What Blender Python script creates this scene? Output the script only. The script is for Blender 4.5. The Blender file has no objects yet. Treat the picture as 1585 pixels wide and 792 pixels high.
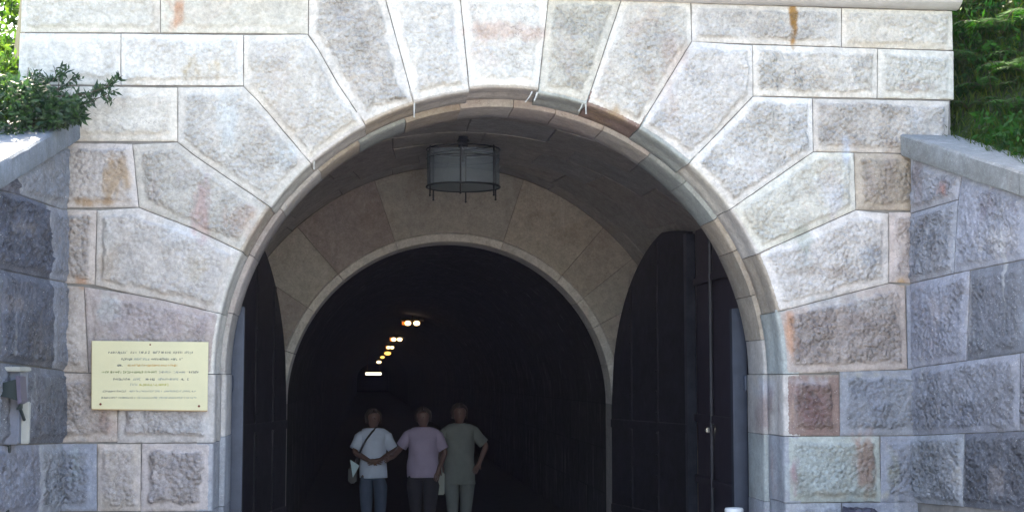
import bpy, bmesh, math, random
import numpy as np
from mathutils import Vector, Matrix, noise
from mathutils.geometry import delaunay_2d_cdt
random.seed(7)
C = bpy.context.scene.collection
scn = bpy.context.scene

# ------------------------------------------------------------------ camera
F_PX = 2200.0; VX, VY = 565.0, 583.0; CAMZ = 2.0
pitch = math.atan((VY-396)/F_PX)
yaw = math.atan((792.5-VX)/F_PX*math.cos(pitch))
cd = bpy.data.cameras.new('camera'); cam = bpy.data.objects.new('camera', cd); C.objects.link(cam)
cam.location = (0, 0, CAMZ)
cam.rotation_euler = (math.pi/2+pitch, 0, -yaw)
cd.sensor_width = 36; cd.lens = 36*F_PX/1585; cd.clip_start = .05; cd.clip_end = 600
scn.camera = cam

# ------------------------------------------------------------------ light
SUN_AZ = math.atan2(-.42, .90); SUN_EL = math.radians(54)
w = bpy.data.worlds.new('World'); scn.world = w; w.use_nodes = True
nt = w.node_tree; bg = nt.nodes['Background']
sky = nt.nodes.new('ShaderNodeTexSky'); sky.sky_type = 'NISHITA'; sky.sun_disc = False
sky.sun_elevation = SUN_EL; sky.sun_rotation = SUN_AZ % (2*math.pi)
sky.air_density = 1.0; sky.dust_density = 2.0; sky.ozone_density = 1.0
nt.links.new(sky.outputs[0], bg.inputs[0]); bg.inputs[1].default_value = .13
sl = bpy.data.lights.new('sun', 'SUN'); sl.energy = 3.6; sl.angle = math.radians(.6); sl.color = (1, .94, .84)
so = bpy.data.objects.new('sun', sl); C.objects.link(so)
sdir = Vector((math.sin(SUN_AZ)*math.cos(SUN_EL), math.cos(SUN_AZ)*math.cos(SUN_EL), math.sin(SUN_EL)))
so.rotation_euler = sdir.to_track_quat('Z', 'Y').to_euler()
scn.view_settings.view_transform = 'Standard'; scn.view_settings.look = 'None'
scn.view_settings.gamma = 1; scn.view_settings.use_curve_mapping = False
scn.view_settings.exposure = 3.0
scn.view_settings.use_white_balance = True; scn.view_settings.white_balance_temperature = 7800; scn.view_settings.white_balance_tint = 10

# ------------------------------------------------------------------ photo -> world
_F = np.array([math.sin(yaw)*math.cos(pitch), math.cos(yaw)*math.cos(pitch), math.sin(pitch)])
_R = np.array([math.cos(yaw), -math.sin(yaw), 0.]); _U = np.cross(_R, _F)
CAM = np.array([0, 0, CAMZ])
def ray(px, py): return _F + (px-792.5)/F_PX*_R + (396-py)/F_PX*_U
def hit(px, py, O, n):
    d = ray(px, py); O = np.array(O, float); n = np.array(n, float)
    return CAM + d*((O-CAM)@n)/(d@n)
def at(px, py, y): return Vector(hit(px, py, (0, y, 0), (0, 1, 0)))
def proj(P):
    v = np.asarray(P)-CAM; z = v@_F
    return 792.5+F_PX*(v@_R)/z, 396-F_PX*(v@_U)/z

D = 10.35                      # depth of the portal's face
CX, CZ, R0 = 1.015, 2.02, 2.10 # the front arch
YB = D+.87                     # back of the front ring
YI = 17.1                      # inner wall
ICX, ICZ, IR = 1.02, 1.67, 2.06
VA, VH, VZ, VN = 3.0, 3.42, 1.12, 2.0   # chamber vault section

# ------------------------------------------------------------------ object helpers
def tag(o, label=None, cat=None, group=None, kind=None):
    if label: o['label'] = label
    if cat: o['category'] = cat
    if group: o['group'] = group
    if kind: o['kind'] = kind
    return o
def empty(name, loc=(0, 0, 0), rz=0):
    o = bpy.data.objects.new(name, None); C.objects.link(o); o.location = loc; o.rotation_euler = (0, 0, rz); o.empty_display_size = .2
    return o
class MB:
    """collects geometry, builds one mesh"""
    def __init__(s): s.v = []; s.f = []; s.c = []
    def add(s, vs, fs, col=None):
        b = len(s.v); s.v += [tuple(x) for x in vs]; s.f += [tuple(i+b for i in f) for f in fs]
        s.c += (col if isinstance(col, list) else [col or (1, 1, 1)]*len(vs))
    def box(s, c, d, rz=0, col=None, bev=0):
        x, y, z = d[0]/2, d[1]/2, d[2]/2
        if bev:
            bm = bmesh.new(); bmesh.ops.create_cube(bm, size=1)
            for v in bm.verts: v.co = Vector((v.co.x*d[0], v.co.y*d[1], v.co.z*d[2]))
            bmesh.ops.bevel(bm, geom=bm.edges[:], offset=bev, segments=2, affect='EDGES')
            P = [v.co.copy() for v in bm.verts]; bm.verts.index_update(); Fs = [[v.index for v in f.verts] for f in bm.faces]; bm.free()
        else:
            P = [Vector((a*x, b*y, e*z)) for a in (-1, 1) for b in (-1, 1) for e in (-1, 1)]
            Fs = [(0, 1, 3, 2), (4, 6, 7, 5), (0, 4, 5, 1), (2, 3, 7, 6), (0, 2, 6, 4), (1, 5, 7, 3)]
        m = Matrix.Rotation(rz, 3, 'Z') if not isinstance(rz, Matrix) else rz
        s.add([m@p+Vector(c) for p in P], Fs, col)
    def tube(s, pts, rad, n=10, cap=True, col=None):
        pts = [Vector(p) for p in pts]
        if not hasattr(rad, '__len__'): rad = [rad]*len(pts)
        V = []; prev = None
        for i, p in enumerate(pts):
            t = (pts[min(i+1, len(pts)-1)]-pts[max(i-1, 0)]).normalized()
            a = prev if prev is not None else (Vector((1, 0, 0)) if abs(t.x) < .8 else Vector((0, 1, 0)))
            a = (a-t*a.dot(t)).normalized(); prev = a; b = t.cross(a)
            V += [p+(a*math.cos(2*math.pi*k/n)+b*math.sin(2*math.pi*k/n))*rad[i] for k in range(n)]
        Fs = [(i*n+k, i*n+(k+1) % n, (i+1)*n+(k+1) % n, (i+1)*n+k) for i in range(len(pts)-1) for k in range(n)]
        if cap: Fs += [tuple(range(n))[::-1], tuple((len(pts)-1)*n+k for k in range(n))]
        s.add(V, Fs, col)
    def loft(s, rings, n=20, cap=True, wob=0, seed=0):
        """rings: (centre, rx, ry[, axis]) ellipses; axis = direction of travel"""
        V = []
        for r in rings:
            c = Vector(r[0]); ax = Vector(r[3]).normalized() if len(r) > 3 else Vector((0, 0, 1))
            a = Vector((1, 0, 0)) if abs(ax.x) < .9 else Vector((0, 0, 1))
            a = (a-ax*a.dot(ax)).normalized(); b = ax.cross(a)
            for k in range(n):
                t = 2*math.pi*k/n
                q = c+a*math.cos(t)*r[1]+b*math.sin(t)*r[2]
                if wob:
                    q += (q-c).normalized()*wob*noise.noise(Vector((q.x*9+seed, q.y*9, q.z*5)))
                V.append(q)
        m = len(rings)
        Fs = [(i*n+k, i*n+(k+1) % n, (i+1)*n+(k+1) % n, (i+1)*n+k) for i in range(m-1) for k in range(n)]
        if cap: Fs += [tuple(range(n))[::-1], tuple((m-1)*n+k for k in range(n))]
        s.add(V, Fs)
    def lathe(s, prof, c=(0, 0, 0), n=24, cap=True):
        s.loft([((c[0], c[1], c[2]+z), r, r) for r, z in prof], n, cap)
    def sphere(s, c, r, n=14, sc=(1, 1, 1)):
        s.loft([((c[0], c[1], c[2]-math.cos(math.pi*i/n)*r*sc[2]), max(1e-4, math.sin(math.pi*i/n))*r*sc[0], max(1e-4, math.sin(math.pi*i/n))*r*sc[1]) for i in range(n+1)], n+4)
    def build(s, name, mat, parent=None, smooth=True, colors=False, ang=40):
        me = bpy.data.meshes.new(name); me.from_pydata(s.v, [], s.f); me.materials.append(mat)
        if colors:
            a = me.color_attributes.new('Col', 'FLOAT_COLOR', 'POINT')
            a.data.foreach_set('color', np.array([(c[0], c[1], c[2], c[3] if len(c) > 3 else 0) for c in s.c], dtype=np.float32).ravel())
        bm = bmesh.new(); bm.from_mesh(me); bmesh.ops.recalc_face_normals(bm, faces=bm.faces); bm.to_mesh(me); bm.free()
        if smooth: me.shade_smooth(); me.set_sharp_from_angle(angle=math.radians(ang))
        o = bpy.data.objects.new(name, me); C.objects.link(o)
        if parent:
            o.parent = parent
            if parent.type == 'EMPTY' and not s_local.get(id(s)): o.matrix_parent_inverse = Matrix.Translation(-parent.location) if parent.rotation_euler.z == 0 else (Matrix.Translation(parent.location)@Matrix.Rotation(parent.rotation_euler.z, 4, 'Z')).inverted()
        return o
s_local = {}
def local(mb): s_local[id(mb)] = True; keep.append(mb); return mb   # geometry given in the thing's own frame
keep = []

# ------------------------------------------------------------------ materials
def mat(name, col, rough=.6, metal=0, bump=0, bscale=40, var=0, vscale=6, spec=.5, emit=None, estr=0, trans=0, alpha=1):
    m = bpy.data.materials.new(name); m.use_nodes = True; n = m.node_tree.nodes; l = m.node_tree.links
    p = n['Principled BSDF']; p.inputs['Base Color'].default_value = (*col, 1); p.inputs['Roughness'].default_value = rough
    p.inputs['Metallic'].default_value = metal; p.inputs['Specular IOR Level'].default_value = spec
    tc = n.new('ShaderNodeTexCoord')
    if var:
        t = n.new('ShaderNodeTexNoise'); t.inputs['Scale'].default_value = vscale; t.inputs['Detail'].default_value = 6; t.inputs['Roughness'].default_value = .65
        l.new(tc.outputs['Object'], t.inputs['Vector'])
        r = n.new('ShaderNodeMapRange'); r.inputs['From Min'].default_value = .3; r.inputs['From Max'].default_value = .7
        r.inputs['To Min'].default_value = 1-var; r.inputs['To Max'].default_value = 1+var; l.new(t.outputs[0], r.inputs[0])
        x = n.new('ShaderNodeVectorMath'); x.operation = 'SCALE'; x.inputs[0].default_value = col; l.new(r.outputs[0], x.inputs['Scale'])
        l.new(x.outputs[0], p.inputs['Base Color'])
    if bump:
        t = n.new('ShaderNodeTexNoise'); t.inputs['Scale'].default_value = bscale; t.inputs['Detail'].default_value = 5
        l.new(tc.outputs['Object'], t.inputs['Vector'])
        b = n.new('ShaderNodeBump'); b.inputs['Strength'].default_value = bump; b.inputs['Distance'].default_value = .01
        l.new(t.outputs[0], b.inputs['Height']); l.new(b.outputs[0], p.inputs['Normal'])
    if emit: p.inputs['Emission Color'].default_value = (*emit, 1); p.inputs['Emission Strength'].default_value = estr
    if trans: p.inputs['Transmission Weight'].default_value = trans
    if alpha < 1: p.inputs['Alpha'].default_value = alpha
    return m

def stone_mat(name, stainy=.5, rough=.82, bumpk=1.0, speck=.5):
    """per-block colour attribute, broken by mineral grain, warm and cool stains, streaks, specks and pits"""
    m = bpy.data.materials.new(name); m.use_nodes = True; n = m.node_tree.nodes; l = m.node_tree.links
    p = n['Principled BSDF']; p.inputs['Roughness'].default_value = rough; p.inputs['Specular IOR Level'].default_value = .35
    tc = n.new('ShaderNodeTexCoord'); at_ = n.new('ShaderNodeVertexColor'); at_.layer_name = 'Col'
    def nz(scale, det=6, ro=.6, vec=None, dist=0):
        t = n.new('ShaderNodeTexNoise'); t.inputs['Scale'].default_value = scale; t.inputs['Detail'].default_value = det; t.inputs['Roughness'].default_value = ro
        t.inputs['Distortion'].default_value = dist; l.new(vec or tc.outputs['Object'], t.inputs['Vector']); return t.outputs[0]
    def rng(x, a, b, c, d):
        r = n.new('ShaderNodeMapRange'); r.inputs['From Min'].default_value = a; r.inputs['From Max'].default_value = b
        r.inputs['To Min'].default_value = c; r.inputs['To Max'].default_value = d; l.new(x, r.inputs[0]); return r.outputs[0]
    def mix(a, b, f, mode='MIX'):
        x = n.new('ShaderNodeMix'); x.data_type = 'RGBA'; x.blend_type = mode
        l.new(f, x.inputs[0]) if not isinstance(f, float) else setattr(x.inputs[0], 'default_value', f)
        for s_, v in ((6, a), (7, b)):
            if isinstance(v, tuple): x.inputs[s_].default_value = (*v, 1)
            else: l.new(v, x.inputs[s_])
        return x.outputs[2]
    col = at_.outputs[0]
    g = rng(nz(9, 8, .7), .3, .7, .78, 1.2)
    sc = n.new('ShaderNodeVectorMath'); sc.operation = 'SCALE'; l.new(col, sc.inputs[0]); l.new(g, sc.inputs['Scale']); col = sc.outputs[0]
    col = mix(col, (.62, .52, .40), rng(nz(2.3, 7, .7, dist=.6), .56, .74, 0, .42*stainy*2), 'MULTIPLY')
    col = mix(col, (.80, .55, .50), rng(nz(1.7, 6, .7, dist=1.2), .58, .72, 0, .35*stainy*2), 'MULTIPLY')
    col = mix(col, (.66, .72, .82), rng(nz(1.3, 6, .65, dist=.5), .54, .74, 0, .4*stainy*2), 'MULTIPLY')
    col = mix(col, (.74, .66, .58), rng(nz(.8, 7, .7, dist=1.5), .50, .66, 0, .38*stainy*2), 'MULTIPLY')
    mp = n.new('ShaderNodeMapping'); mp.inputs['Scale'].default_value = (9, 9, .8); l.new(tc.outputs['Object'], mp.inputs[0])
    col = mix(col, (.62, .63, .62), rng(nz(1, 5, .6, mp.outputs[0]), .60, .8, 0, .45*stainy*1.6))
    col = mix(col, (.70, .60, .50), rng(nz(1.3, 6, .65, mp.outputs[0]), .60, .78, 0, .38*stainy*2), 'MULTIPLY')
    fin = n.new('ShaderNodeVectorMath'); fin.operation = 'SCALE'; l.new(col, fin.inputs[0]); l.new(rng(at_.outputs[1], 0, 1, 1.12, .94), fin.inputs['Scale']); col = fin.outputs[0]
    mo = n.new('ShaderNodeVectorMath'); mo.operation = 'SCALE'; l.new(col, mo.inputs[0]); l.new(rng(nz(38, 6, .75), .32, .68, .80, 1.18), mo.inputs['Scale']); col = mo.outputs[0]
    # fine mineral specks, light and dark; light ones also paint in wet sparkle
    v = nz(120, 2, .5); col = mix(col, (.75, .76, .78), rng(v, .66, .74, 0, speck))
    v2 = nz(85, 3, .6); col = mix(col, (.10, .10, .11), rng(v2, .33, .26, 0, .45))
    # relief shade painted in as dark pits, only on the rock face; hairline cracks
    v3 = nz(34, 5, .75); lm = n.new('ShaderNodeMath'); lm.operation = 'MULTIPLY'; l.new(rng(v3, .47, .32, 0, .48), lm.inputs[0]); l.new(at_.outputs[1], lm.inputs[1])
    col = mix(col, (.13, .125, .13), lm.outputs[0])
    ck = n.new('ShaderNodeTexVoronoi'); ck.feature = 'DISTANCE_TO_EDGE'; ck.inputs['Scale'].default_value = 1.9
    cw = n.new('ShaderNodeVectorMath'); cw.operation = 'MULTIPLY_ADD'; cn = n.new('ShaderNodeTexNoise'); cn.inputs['Scale'].default_value = 3.2; cn.inputs['Detail'].default_value = 6; l.new(tc.outputs['Object'], cn.inputs['Vector'])
    l.new(cn.outputs['Color'], cw.inputs[0]); cw.inputs[1].default_value = (.7, .7, .7); l.new(tc.outputs['Object'], cw.inputs[2]); l.new(cw.outputs[0], ck.inputs['Vector'])
    cm = n.new('ShaderNodeMath'); cm.operation = 'MULTIPLY'; l.new(rng(ck.outputs['Distance'], .004, .0, 0, .7), cm.inputs[0]); l.new(rng(nz(1.1), .5, .6, 0, 1), cm.inputs[1])
    col = mix(col, (.10, .085, .08), cm.outputs[0])
    l.new(col, p.inputs['Base Color'])
    l.new(rng(nz(5), .3, .7, rough-.15, rough+.1), p.inputs['Roughness'])
    b1 = n.new('ShaderNodeBump'); b1.inputs['Strength'].default_value = .5*bumpk; b1.inputs['Distance'].default_value = .011
    l.new(nz(80, 8, .75), b1.inputs['Height'])
    # pecked, pillowy face only where the attribute's alpha says the stone is rock-faced
    b2 = n.new('ShaderNodeBump'); b2.inputs['Distance'].default_value = .030*bumpk
    wv = n.new('ShaderNodeVectorMath'); wv.operation = 'MULTIPLY_ADD'; ns = n.new('ShaderNodeTexNoise'); ns.inputs['Scale'].default_value = 14; l.new(tc.outputs['Object'], ns.inputs['Vector'])
    l.new(ns.outputs['Color'], wv.inputs[0]); wv.inputs[1].default_value = (.025, .025, .025); l.new(tc.outputs['Object'], wv.inputs[2])
    vo = n.new('ShaderNodeTexVoronoi'); vo.inputs['Scale'].default_value = 31; vo.feature = 'SMOOTH_F1'; vo.inputs['Smoothness'].default_value = .45; l.new(wv.outputs[0], vo.inputs['Vector'])
    iv = n.new('ShaderNodeMath'); iv.operation = 'MULTIPLY'; l.new(vo.outputs['Distance'], iv.inputs[0]); iv.inputs[1].default_value = -1.15
    ad = n.new('ShaderNodeMath'); ad.operation = 'MULTIPLY_ADD'; l.new(nz(34, 7, .66), ad.inputs[0]); ad.inputs[1].default_value = .8; l.new(iv.outputs[0], ad.inputs[2])
    l.new(ad.outputs[0], b2.inputs['Height']); bs = n.new('ShaderNodeMath'); bs.operation = 'MULTIPLY'; l.new(rng(at_.outputs[1], 0, 1, .12, 1.0), bs.inputs[0]); l.new(rng(nz(3.5, 4), .38, .62, .35, 1.15), bs.inputs[1]); l.new(bs.outputs[0], b2.inputs['Strength']); l.new(b1.outputs[0], b2.inputs['Normal']); l.new(b2.outputs[0], p.inputs['Normal'])
    return m

STONE = stone_mat('rusticated_stone', .42)
WSTONE = stone_mat('wing_stone', .75, .66, 1.3, speck=.8)
REVEAL = stone_mat('dressed_stone', .40, .7, .35)
INNER = stone_mat('chamber_stone', .5, .85, .6)
MORTAR = mat('mortar', (.19, .18, .17), .95, bump=.5, var=.4)
CONC = mat('cornice_stone', (.48, .48, .50), .8, bump=.3, bscale=30, var=.12)
STEEL = mat('blue_grey_steel', (.055, .07, .105), .42, .55, bump=.06, var=.2)
EDGE = mat('lighter_edge_steel', (.07, .08, .11), .40, .5, bump=.1, var=.4, vscale=3)  # edge bar steel, a lighter tone than the leaf panels
DOOR = mat('dark_gate_steel', (.024, .022, .030), .55, .35, bump=.25, bscale=9, var=.45)
PIPE = mat('painted_pipe', (.03, .03, .04), .5, .2, var=.25)
BORE = stone_mat('bore_lining', .5, .9, .8, speck=.03)
BLACK = mat('black_metal', (.035, .042, .055), .5, .4)
GROUND = mat('gravel', (.30, .285, .265), .95, bump=.8, bscale=30, var=.25, vscale=3)
FLOOR = mat('tunnel_floor', (.03, .03, .03), .9, bump=.6, bscale=20, var=.3)

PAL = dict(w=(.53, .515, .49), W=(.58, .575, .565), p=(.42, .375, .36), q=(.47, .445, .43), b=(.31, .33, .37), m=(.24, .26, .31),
           d=(.13, .145, .185), D=(.095, .11, .15), r=(.23, .165, .15), t=(.38, .33, .28), g=(.33, .36, .36), B=(.25, .27, .32))  # lower courses use the darker, bluer tints: weathering plus shade put into colour
# stains that belong to the stones (photo x, y, half width, half height, colour, strength)
STAINS = [(40, 350, 26, 14, (.24, .22, .22), .5), (20, 470, 30, 16, (.26, .24, .25), .5), (60, 530, 14, 40, (.24, .22, .23), .4), (240, 40, 8, 40, (.44, .36, .30), .5), (430, 110, 22, 40, (.46, .40, .36), .5), (330, 220, 20, 60, (.44, .40, .36), .4),
          (560, 90, 30, 60, (.47, .42, .38), .4), (800, 100, 30, 30, (.44, .42, .40), .35), (880, 70, 20, 60, (.46, .42, .41), .4), (1110, 170, 30, 50, (.46, .43, .40), .35), (1200, 220, 30, 40, (.46, .44, .40), .3), (1280, 350, 50, 20, (.40, .36, .32), .45),
          (1450, 400, 20, 24, (.20, .19, .2), .5), (1540, 620, 30, 26, (.16, .17, .2), .5), (1440, 620, 26, 26, (.18, .19, .22), .4), (1530, 470, 26, 40, (.16, .17, .21), .5), (1520, 320, 8, 30, (.14, .12, .15), .7), (1260, 540, 40, 16, (.22, .17, .16), .6), (1330, 520, 26, 30, (.36, .32, .31), .4), (1180, 600, 22, 18, (.36, .40, .47), .7), (1255, 590, 35, 10, (.42, .45, .50), .6), (1330, 715, 8, 60, (.5, .42, .40), .3), (1385, 735, 12, 40, (.30, .31, .26), .6), (1195, 720, 6, 40, (.30, .24, .23), .6),
          (1270, 725, 60, 40, (.40, .46, .47), .6), (1350, 610, 35, 30, (.20, .22, .28), .5), (1300, 470, 90, 14, (.42, .45, .47), .6), (1240, 410, 24, 22, (.28, .32, .33), .5), (1350, 395, 24, 16, (.30, .34, .40), .5),
          (1290, 300, 26, 40, (.50, .50, .56), .5), (1310, 240, 6, 30, (.42, .47, .56), .8), (1500, 330, 16, 40, (.40, .42, .52), .6), (1545, 370, 30, 20, (.45, .44, .45), .5), (1450, 480, 18, 30, (.42, .38, .40), .4), (1500, 500, 6, 60, (.36, .35, .36), .6),
          (1540, 745, 20, 30, (.30, .27, .27), .5), (1480, 735, 12, 26, (.48, .46, .44), .6), (165, 365, 10, 60, (.5, .5, .5), .5), (165, 480, 22, 26, (.47, .49, .50), .7), (205, 740, 60, 50, (.42, .38, .40), .4), (118, 740, 16, 50, (.33, .38, .42), .6),
          (72, 740, 20, 50, (.30, .33, .38), .5), (30, 740, 26, 40, (.27, .30, .36), .4), (60, 620, 20, 60, (.20, .21, .26), .4), (120, 620, 14, 50, (.35, .33, .34), .5), (300, 660, 30, 14, (.48, .47, .47), .5), (250, 640, 60, 8, (.33, .29, .28), .5),
          (350, 190, 16, 60, (.50, .54, .56), .6), (440, 230, 20, 24, (.50, .54, .56), .6), (470, 90, 12, 40, (.48, .50, .54), .5), (700, 60, 8, 80, (.50, .52, .56), .4), (675, 100, 26, 40, (.42, .40, .38), .35), (1130, 110, 20, 40, (.42, .40, .40), .25),
          (1260, 125, 60, 12, (.40, .35, .30), .4), (1420, 135, 40, 10, (.42, .34, .31), .5), (1360, 222, 50, 6, (.36, .29, .24), .6), (1440, 210, 26, 14, (.36, .36, .40), .5), (930, 170, 50, 8, (.36, .27, .18), .6), (1010, 60, 30, 30, (.44, .42, .40), .4),
          (240, 300, 10, 26, (.46, .40, .39), .4), (300, 265, 30, 20, (.42, .40, .42), .4), (300, 508, 40, 10, (.36, .31, .32), .5), (265, 365, 50, 24, (.50, .51, .53), .5), (276, 22, 14, 26, (.42, .22, .13), .8), (320, 108, 48, 18, (.40, .32, .20), .75), (775, 47, 62, 14, (.50, .38, .33), .7),
          (1226, 30, 7, 46, (.30, .17, .06), 1.6), (1226, 40, 5, 40, (.30, .17, .06), 1.4), (1035, 120, 26, 62, (.42, .34, .31), .55), (176, 285, 26, 38, (.36, .25, .15), .75),
          (155, 312, 40, 8, (.34, .22, .12), .8), (312, 325, 16, 50, (.42, .27, .26), .6), (378, 345, 34, 26, (.42, .32, .28), .6),
          (125, 435, 16, 12, (.35, .20, .12), .7), (170, 410, 20, 26, (.42, .34, .27), .5), (300, 415, 20, 20, (.42, .36, .28), .5),
          (232, 500, 90, 26, (.35, .30, .31), .5), (290, 720, 55, 50, (.35, .32, .33), .4), (165, 655, 22, 22, (.36, .26, .23), .6),
          (1300, 500, 60, 40, (.25, .21, .21), .5), (1222, 525, 10, 45, (.40, .22, .14), .8), (1250, 625, 50, 40, (.24, .14, .14), .7),
          (1180, 640, 28, 34, (.19, .13, .13), .6), (1225, 640, 7, 30, (.46, .29, .17), .8), (1335, 718, 26, 46, (.28, .17, .13), .75),
          (1230, 735, 8, 34, (.28, .17, .19), .8), (1365, 280, 40, 40, (.33, .27, .25), .45), (1290, 262, 26, 28, (.45, .38, .28), .4),
          (1455, 288, 10, 14, (.42, .20, .16), .7), (1395, 437, 12, 8, (.40, .26, .13), .8), (1240, 370, 30, 20, (.30, .34, .30), .5),
          (1250, 420, 70, 10, (.32, .25, .20), .5), (420, 80, 30, 22, (.45, .45, .47), .4), (955, 180, 40, 14, (.33, .24, .15), .7),
          (1430, 185, 30, 18, (.45, .47, .52), .5), (1420, 290, 12, 60, (.13, .09, .09), .45), (1325, 765, 60, 8, (.34, .31, .25), .6),
          (545, 20, 40, 16, (.45, .45, .5), .3), (440, 180, 50, 40, (.46, .43, .42), .3), (1290, 580, 100, 6, (.28, .26, .2), .5)]
def tint(P, base):
    x, y = proj(P)
    c = np.array(base); k = noise.noise(Vector((P[0]*9, P[1]*9, P[2]*3)))*.8+noise.noise(Vector((P[0]*30, P[1]*30, P[2]*12)))*.6+noise.noise(Vector((P[0]*3, P[1]*3, P[2]*3)))*.5
    for sx, sy, rx, ry, col, st in STAINS:
        d = math.hypot((x-sx)/rx, (y-sy)/ry)
        if d < 1.8:
            f = min(1, max(0, min(1, (1.05-d+k*.9)/.7))*st*max(.35, min(1, .8+k)))
            c = c*(1-f)+np.array(col)*f
    return tuple(c)

# ------------------------------------------------------------------ rough stone blocks
class Plane:
    def __init__(s, O, e1, n): s.O = np.array(O, float); s.e1 = np.array(e1, float)/np.linalg.norm(e1); s.n = np.array(n, float)/np.linalg.norm(n)
    def px(s, x, y): P = hit(x, y, s.O, s.n)-s.O; return (P@s.e1, P[2])
    def w(s, a, z, h=0): return s.O+a*s.e1+np.array([0, 0, z])+h*s.n
FAC = Plane((0, D, 0), (1, 0, 0), (0, -1, 0))
def inset(poly, g):
    n = len(poly); out = []
    A = sum(poly[i][0]*poly[(i+1) % n][1]-poly[(i+1) % n][0]*poly[i][1] for i in range(n))
    if A < 0: poly = poly[::-1]
    for i in range(n):
        p0, p1, p2 = np.array(poly[i-1]), np.array(poly[i]), np.array(poly[(i+1) % n])
        d1 = (p1-p0)/max(1e-9, np.linalg.norm(p1-p0)); d2 = (p2-p1)/max(1e-9, np.linalg.norm(p2-p1))
        n1 = np.array([-d1[1], d1[0]]); n2 = np.array([-d2[1], d2[0]])
        m = (n1+n2); m /= max(.35, m@m/2.0)*2 if False else 1
        m = n1+n2; m = m/np.linalg.norm(m); k = g/max(.45, m@n1)
        out.append(tuple(p1+m*k))
    return out
def resample(poly, st):
    out = []; n = len(poly)
    for i in range(n):
        a, b = np.array(poly[i]), np.array(poly[(i+1) % n]); k = max(1, int(round(np.linalg.norm(b-a)/st)))
        out += [tuple(a+(b-a)*j/k) for j in range(k)]
    return out
def smooth(x): x = max(0, min(1, x)); return x*x*(3-2*x)
def edge_dist(Q, poly):
    P = np.array(poly); B = np.roll(P, -1, 0); best = np.full(len(Q), 1e9); ins = np.zeros(len(Q), bool)
    for a, b in zip(P, B):
        ab = b-a; t = np.clip(((Q-a)@ab)/max(1e-12, ab@ab), 0, 1); best = np.minimum(best, np.linalg.norm(Q-(a+t[:, None]*ab), axis=1))
        c = ((a[1] > Q[:, 1]) != (b[1] > Q[:, 1]))
        with np.errstate(divide='ignore', invalid='ignore'):
            xx = (b[0]-a[0])*(Q[:, 1]-a[1])/(b[1]-a[1])+a[0]
        ins ^= c & (Q[:, 0] < xx)
    return best, ins
def block(mb, plane, poly, col='w', gap=.0035, st=.0145, margin=.05, rise=.026, amp=.010, lo=0, depth=.16, seed=None, shift=None, round_=.007, soft=1.0):
    seed = random.random()*100 if seed is None else seed
    sh = random.uniform(-.004, .004) if shift is None else shift
    base = np.array(PAL[col])*random.uniform(.90, 1.07)*np.array([1.0, random.uniform(.97, 1.0), random.uniform(.93, 1.01)])
    if rise: v_ = random.Random(seed*7+3); rise *= v_.uniform(.55, 1.2); margin *= v_.uniform(.65, 1.2); soft *= v_.uniform(.6, 1.2)
    p = inset(poly, gap); bd = resample(p, st)
    bd = [(a+.0022*noise.noise(Vector((a*14, z*14, seed))), z+.0022*noise.noise(Vector((a*14, z*14, seed+9)))) for a, z in bd]
    B = np.array(bd); x0, z0 = B.min(0); x1, z1 = B.max(0)
    pts = []; r = 0; z = z0+st*.6
    while z < z1:
        a = x0+st*(.6+.5*(r % 2))
        while a < x1: pts.append((a+random.uniform(-.18, .18)*st, z+random.uniform(-.18, .18)*st)); a += st
        z += st*.87; r += 1
    Q = np.array(pts) if pts else np.zeros((0, 2))
    if len(Q):
        dd, ins = edge_dist(Q, bd); Q = Q[ins & (dd > st*.55)]
    V2 = [Vector(q) for q in bd]+[Vector(q) for q in Q]; nb = len(bd)
    ov, oe, of, *_ = delaunay_2d_cdt(V2, [], [list(range(nb))], 1, 1e-6)
    O = np.array([(v.x, v.y) for v in ov]); dist, _i = edge_dist(O, bd); dist[:nb] = 0
    V = []; Cs = []
    for i in range(len(O)):
        a, z = O[i]; d = dist[i]
        mg = margin*(1+.55*noise.noise(Vector((a*6, z*6, seed+30)))+.35*noise.noise(Vector((a*19, z*19, seed+31))))
        k = smooth((d-mg)/(.030+.02*noise.noise(Vector((a*3, z*3, seed+60))))) if rise else 0
        q = Vector((a*15, z*15, seed))
        n1 = noise.noise(q); n2 = noise.noise(q*2.3+Vector((5, 1, 2))); n3 = noise.noise(Vector((a*4.5, z*4.5, seed+3))); n4 = noise.noise(q*4.4)
        h = sh-round_*(1-smooth(d/round_))**1.5+k*(rise+amp*soft*(n1*1.0+abs(n2)*1.1+n4*.6)+n3*.012)+(1-k)*.0012*n2
        if d > .004: h += .0006*n4
        P = plane.w(a, z, h); V.append(P); Cs.append(tint(P, base)+(k*soft,))
    nv = len(V); Fs = [tuple(f) for f in of]
    # sides back into the wall: boundary order comes from the polygon
    for i in range(nb):
        a, z = bd[i]; V.append(plane.w(a, z, -depth)); Cs.append(tuple(base*.8))
    Fs += [(i, nv+i, nv+(i+1) % nb, (i+1) % nb) for i in range(nb)]
    mb.add([tuple(v) for v in V], Fs, Cs)

def ang(p, c=(CX, CZ)): return math.atan2(p[1]-c[1], p[0]-c[0])
def onarc(a0, a1, r, c, step=.035):
    k = max(2, int(abs(a1-a0)*r/step)); return [(c[0]+r*math.cos(a0+(a1-a0)*i/k), c[1]+r*math.sin(a0+(a1-a0)*i/k)) for i in range(k+1)]

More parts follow.
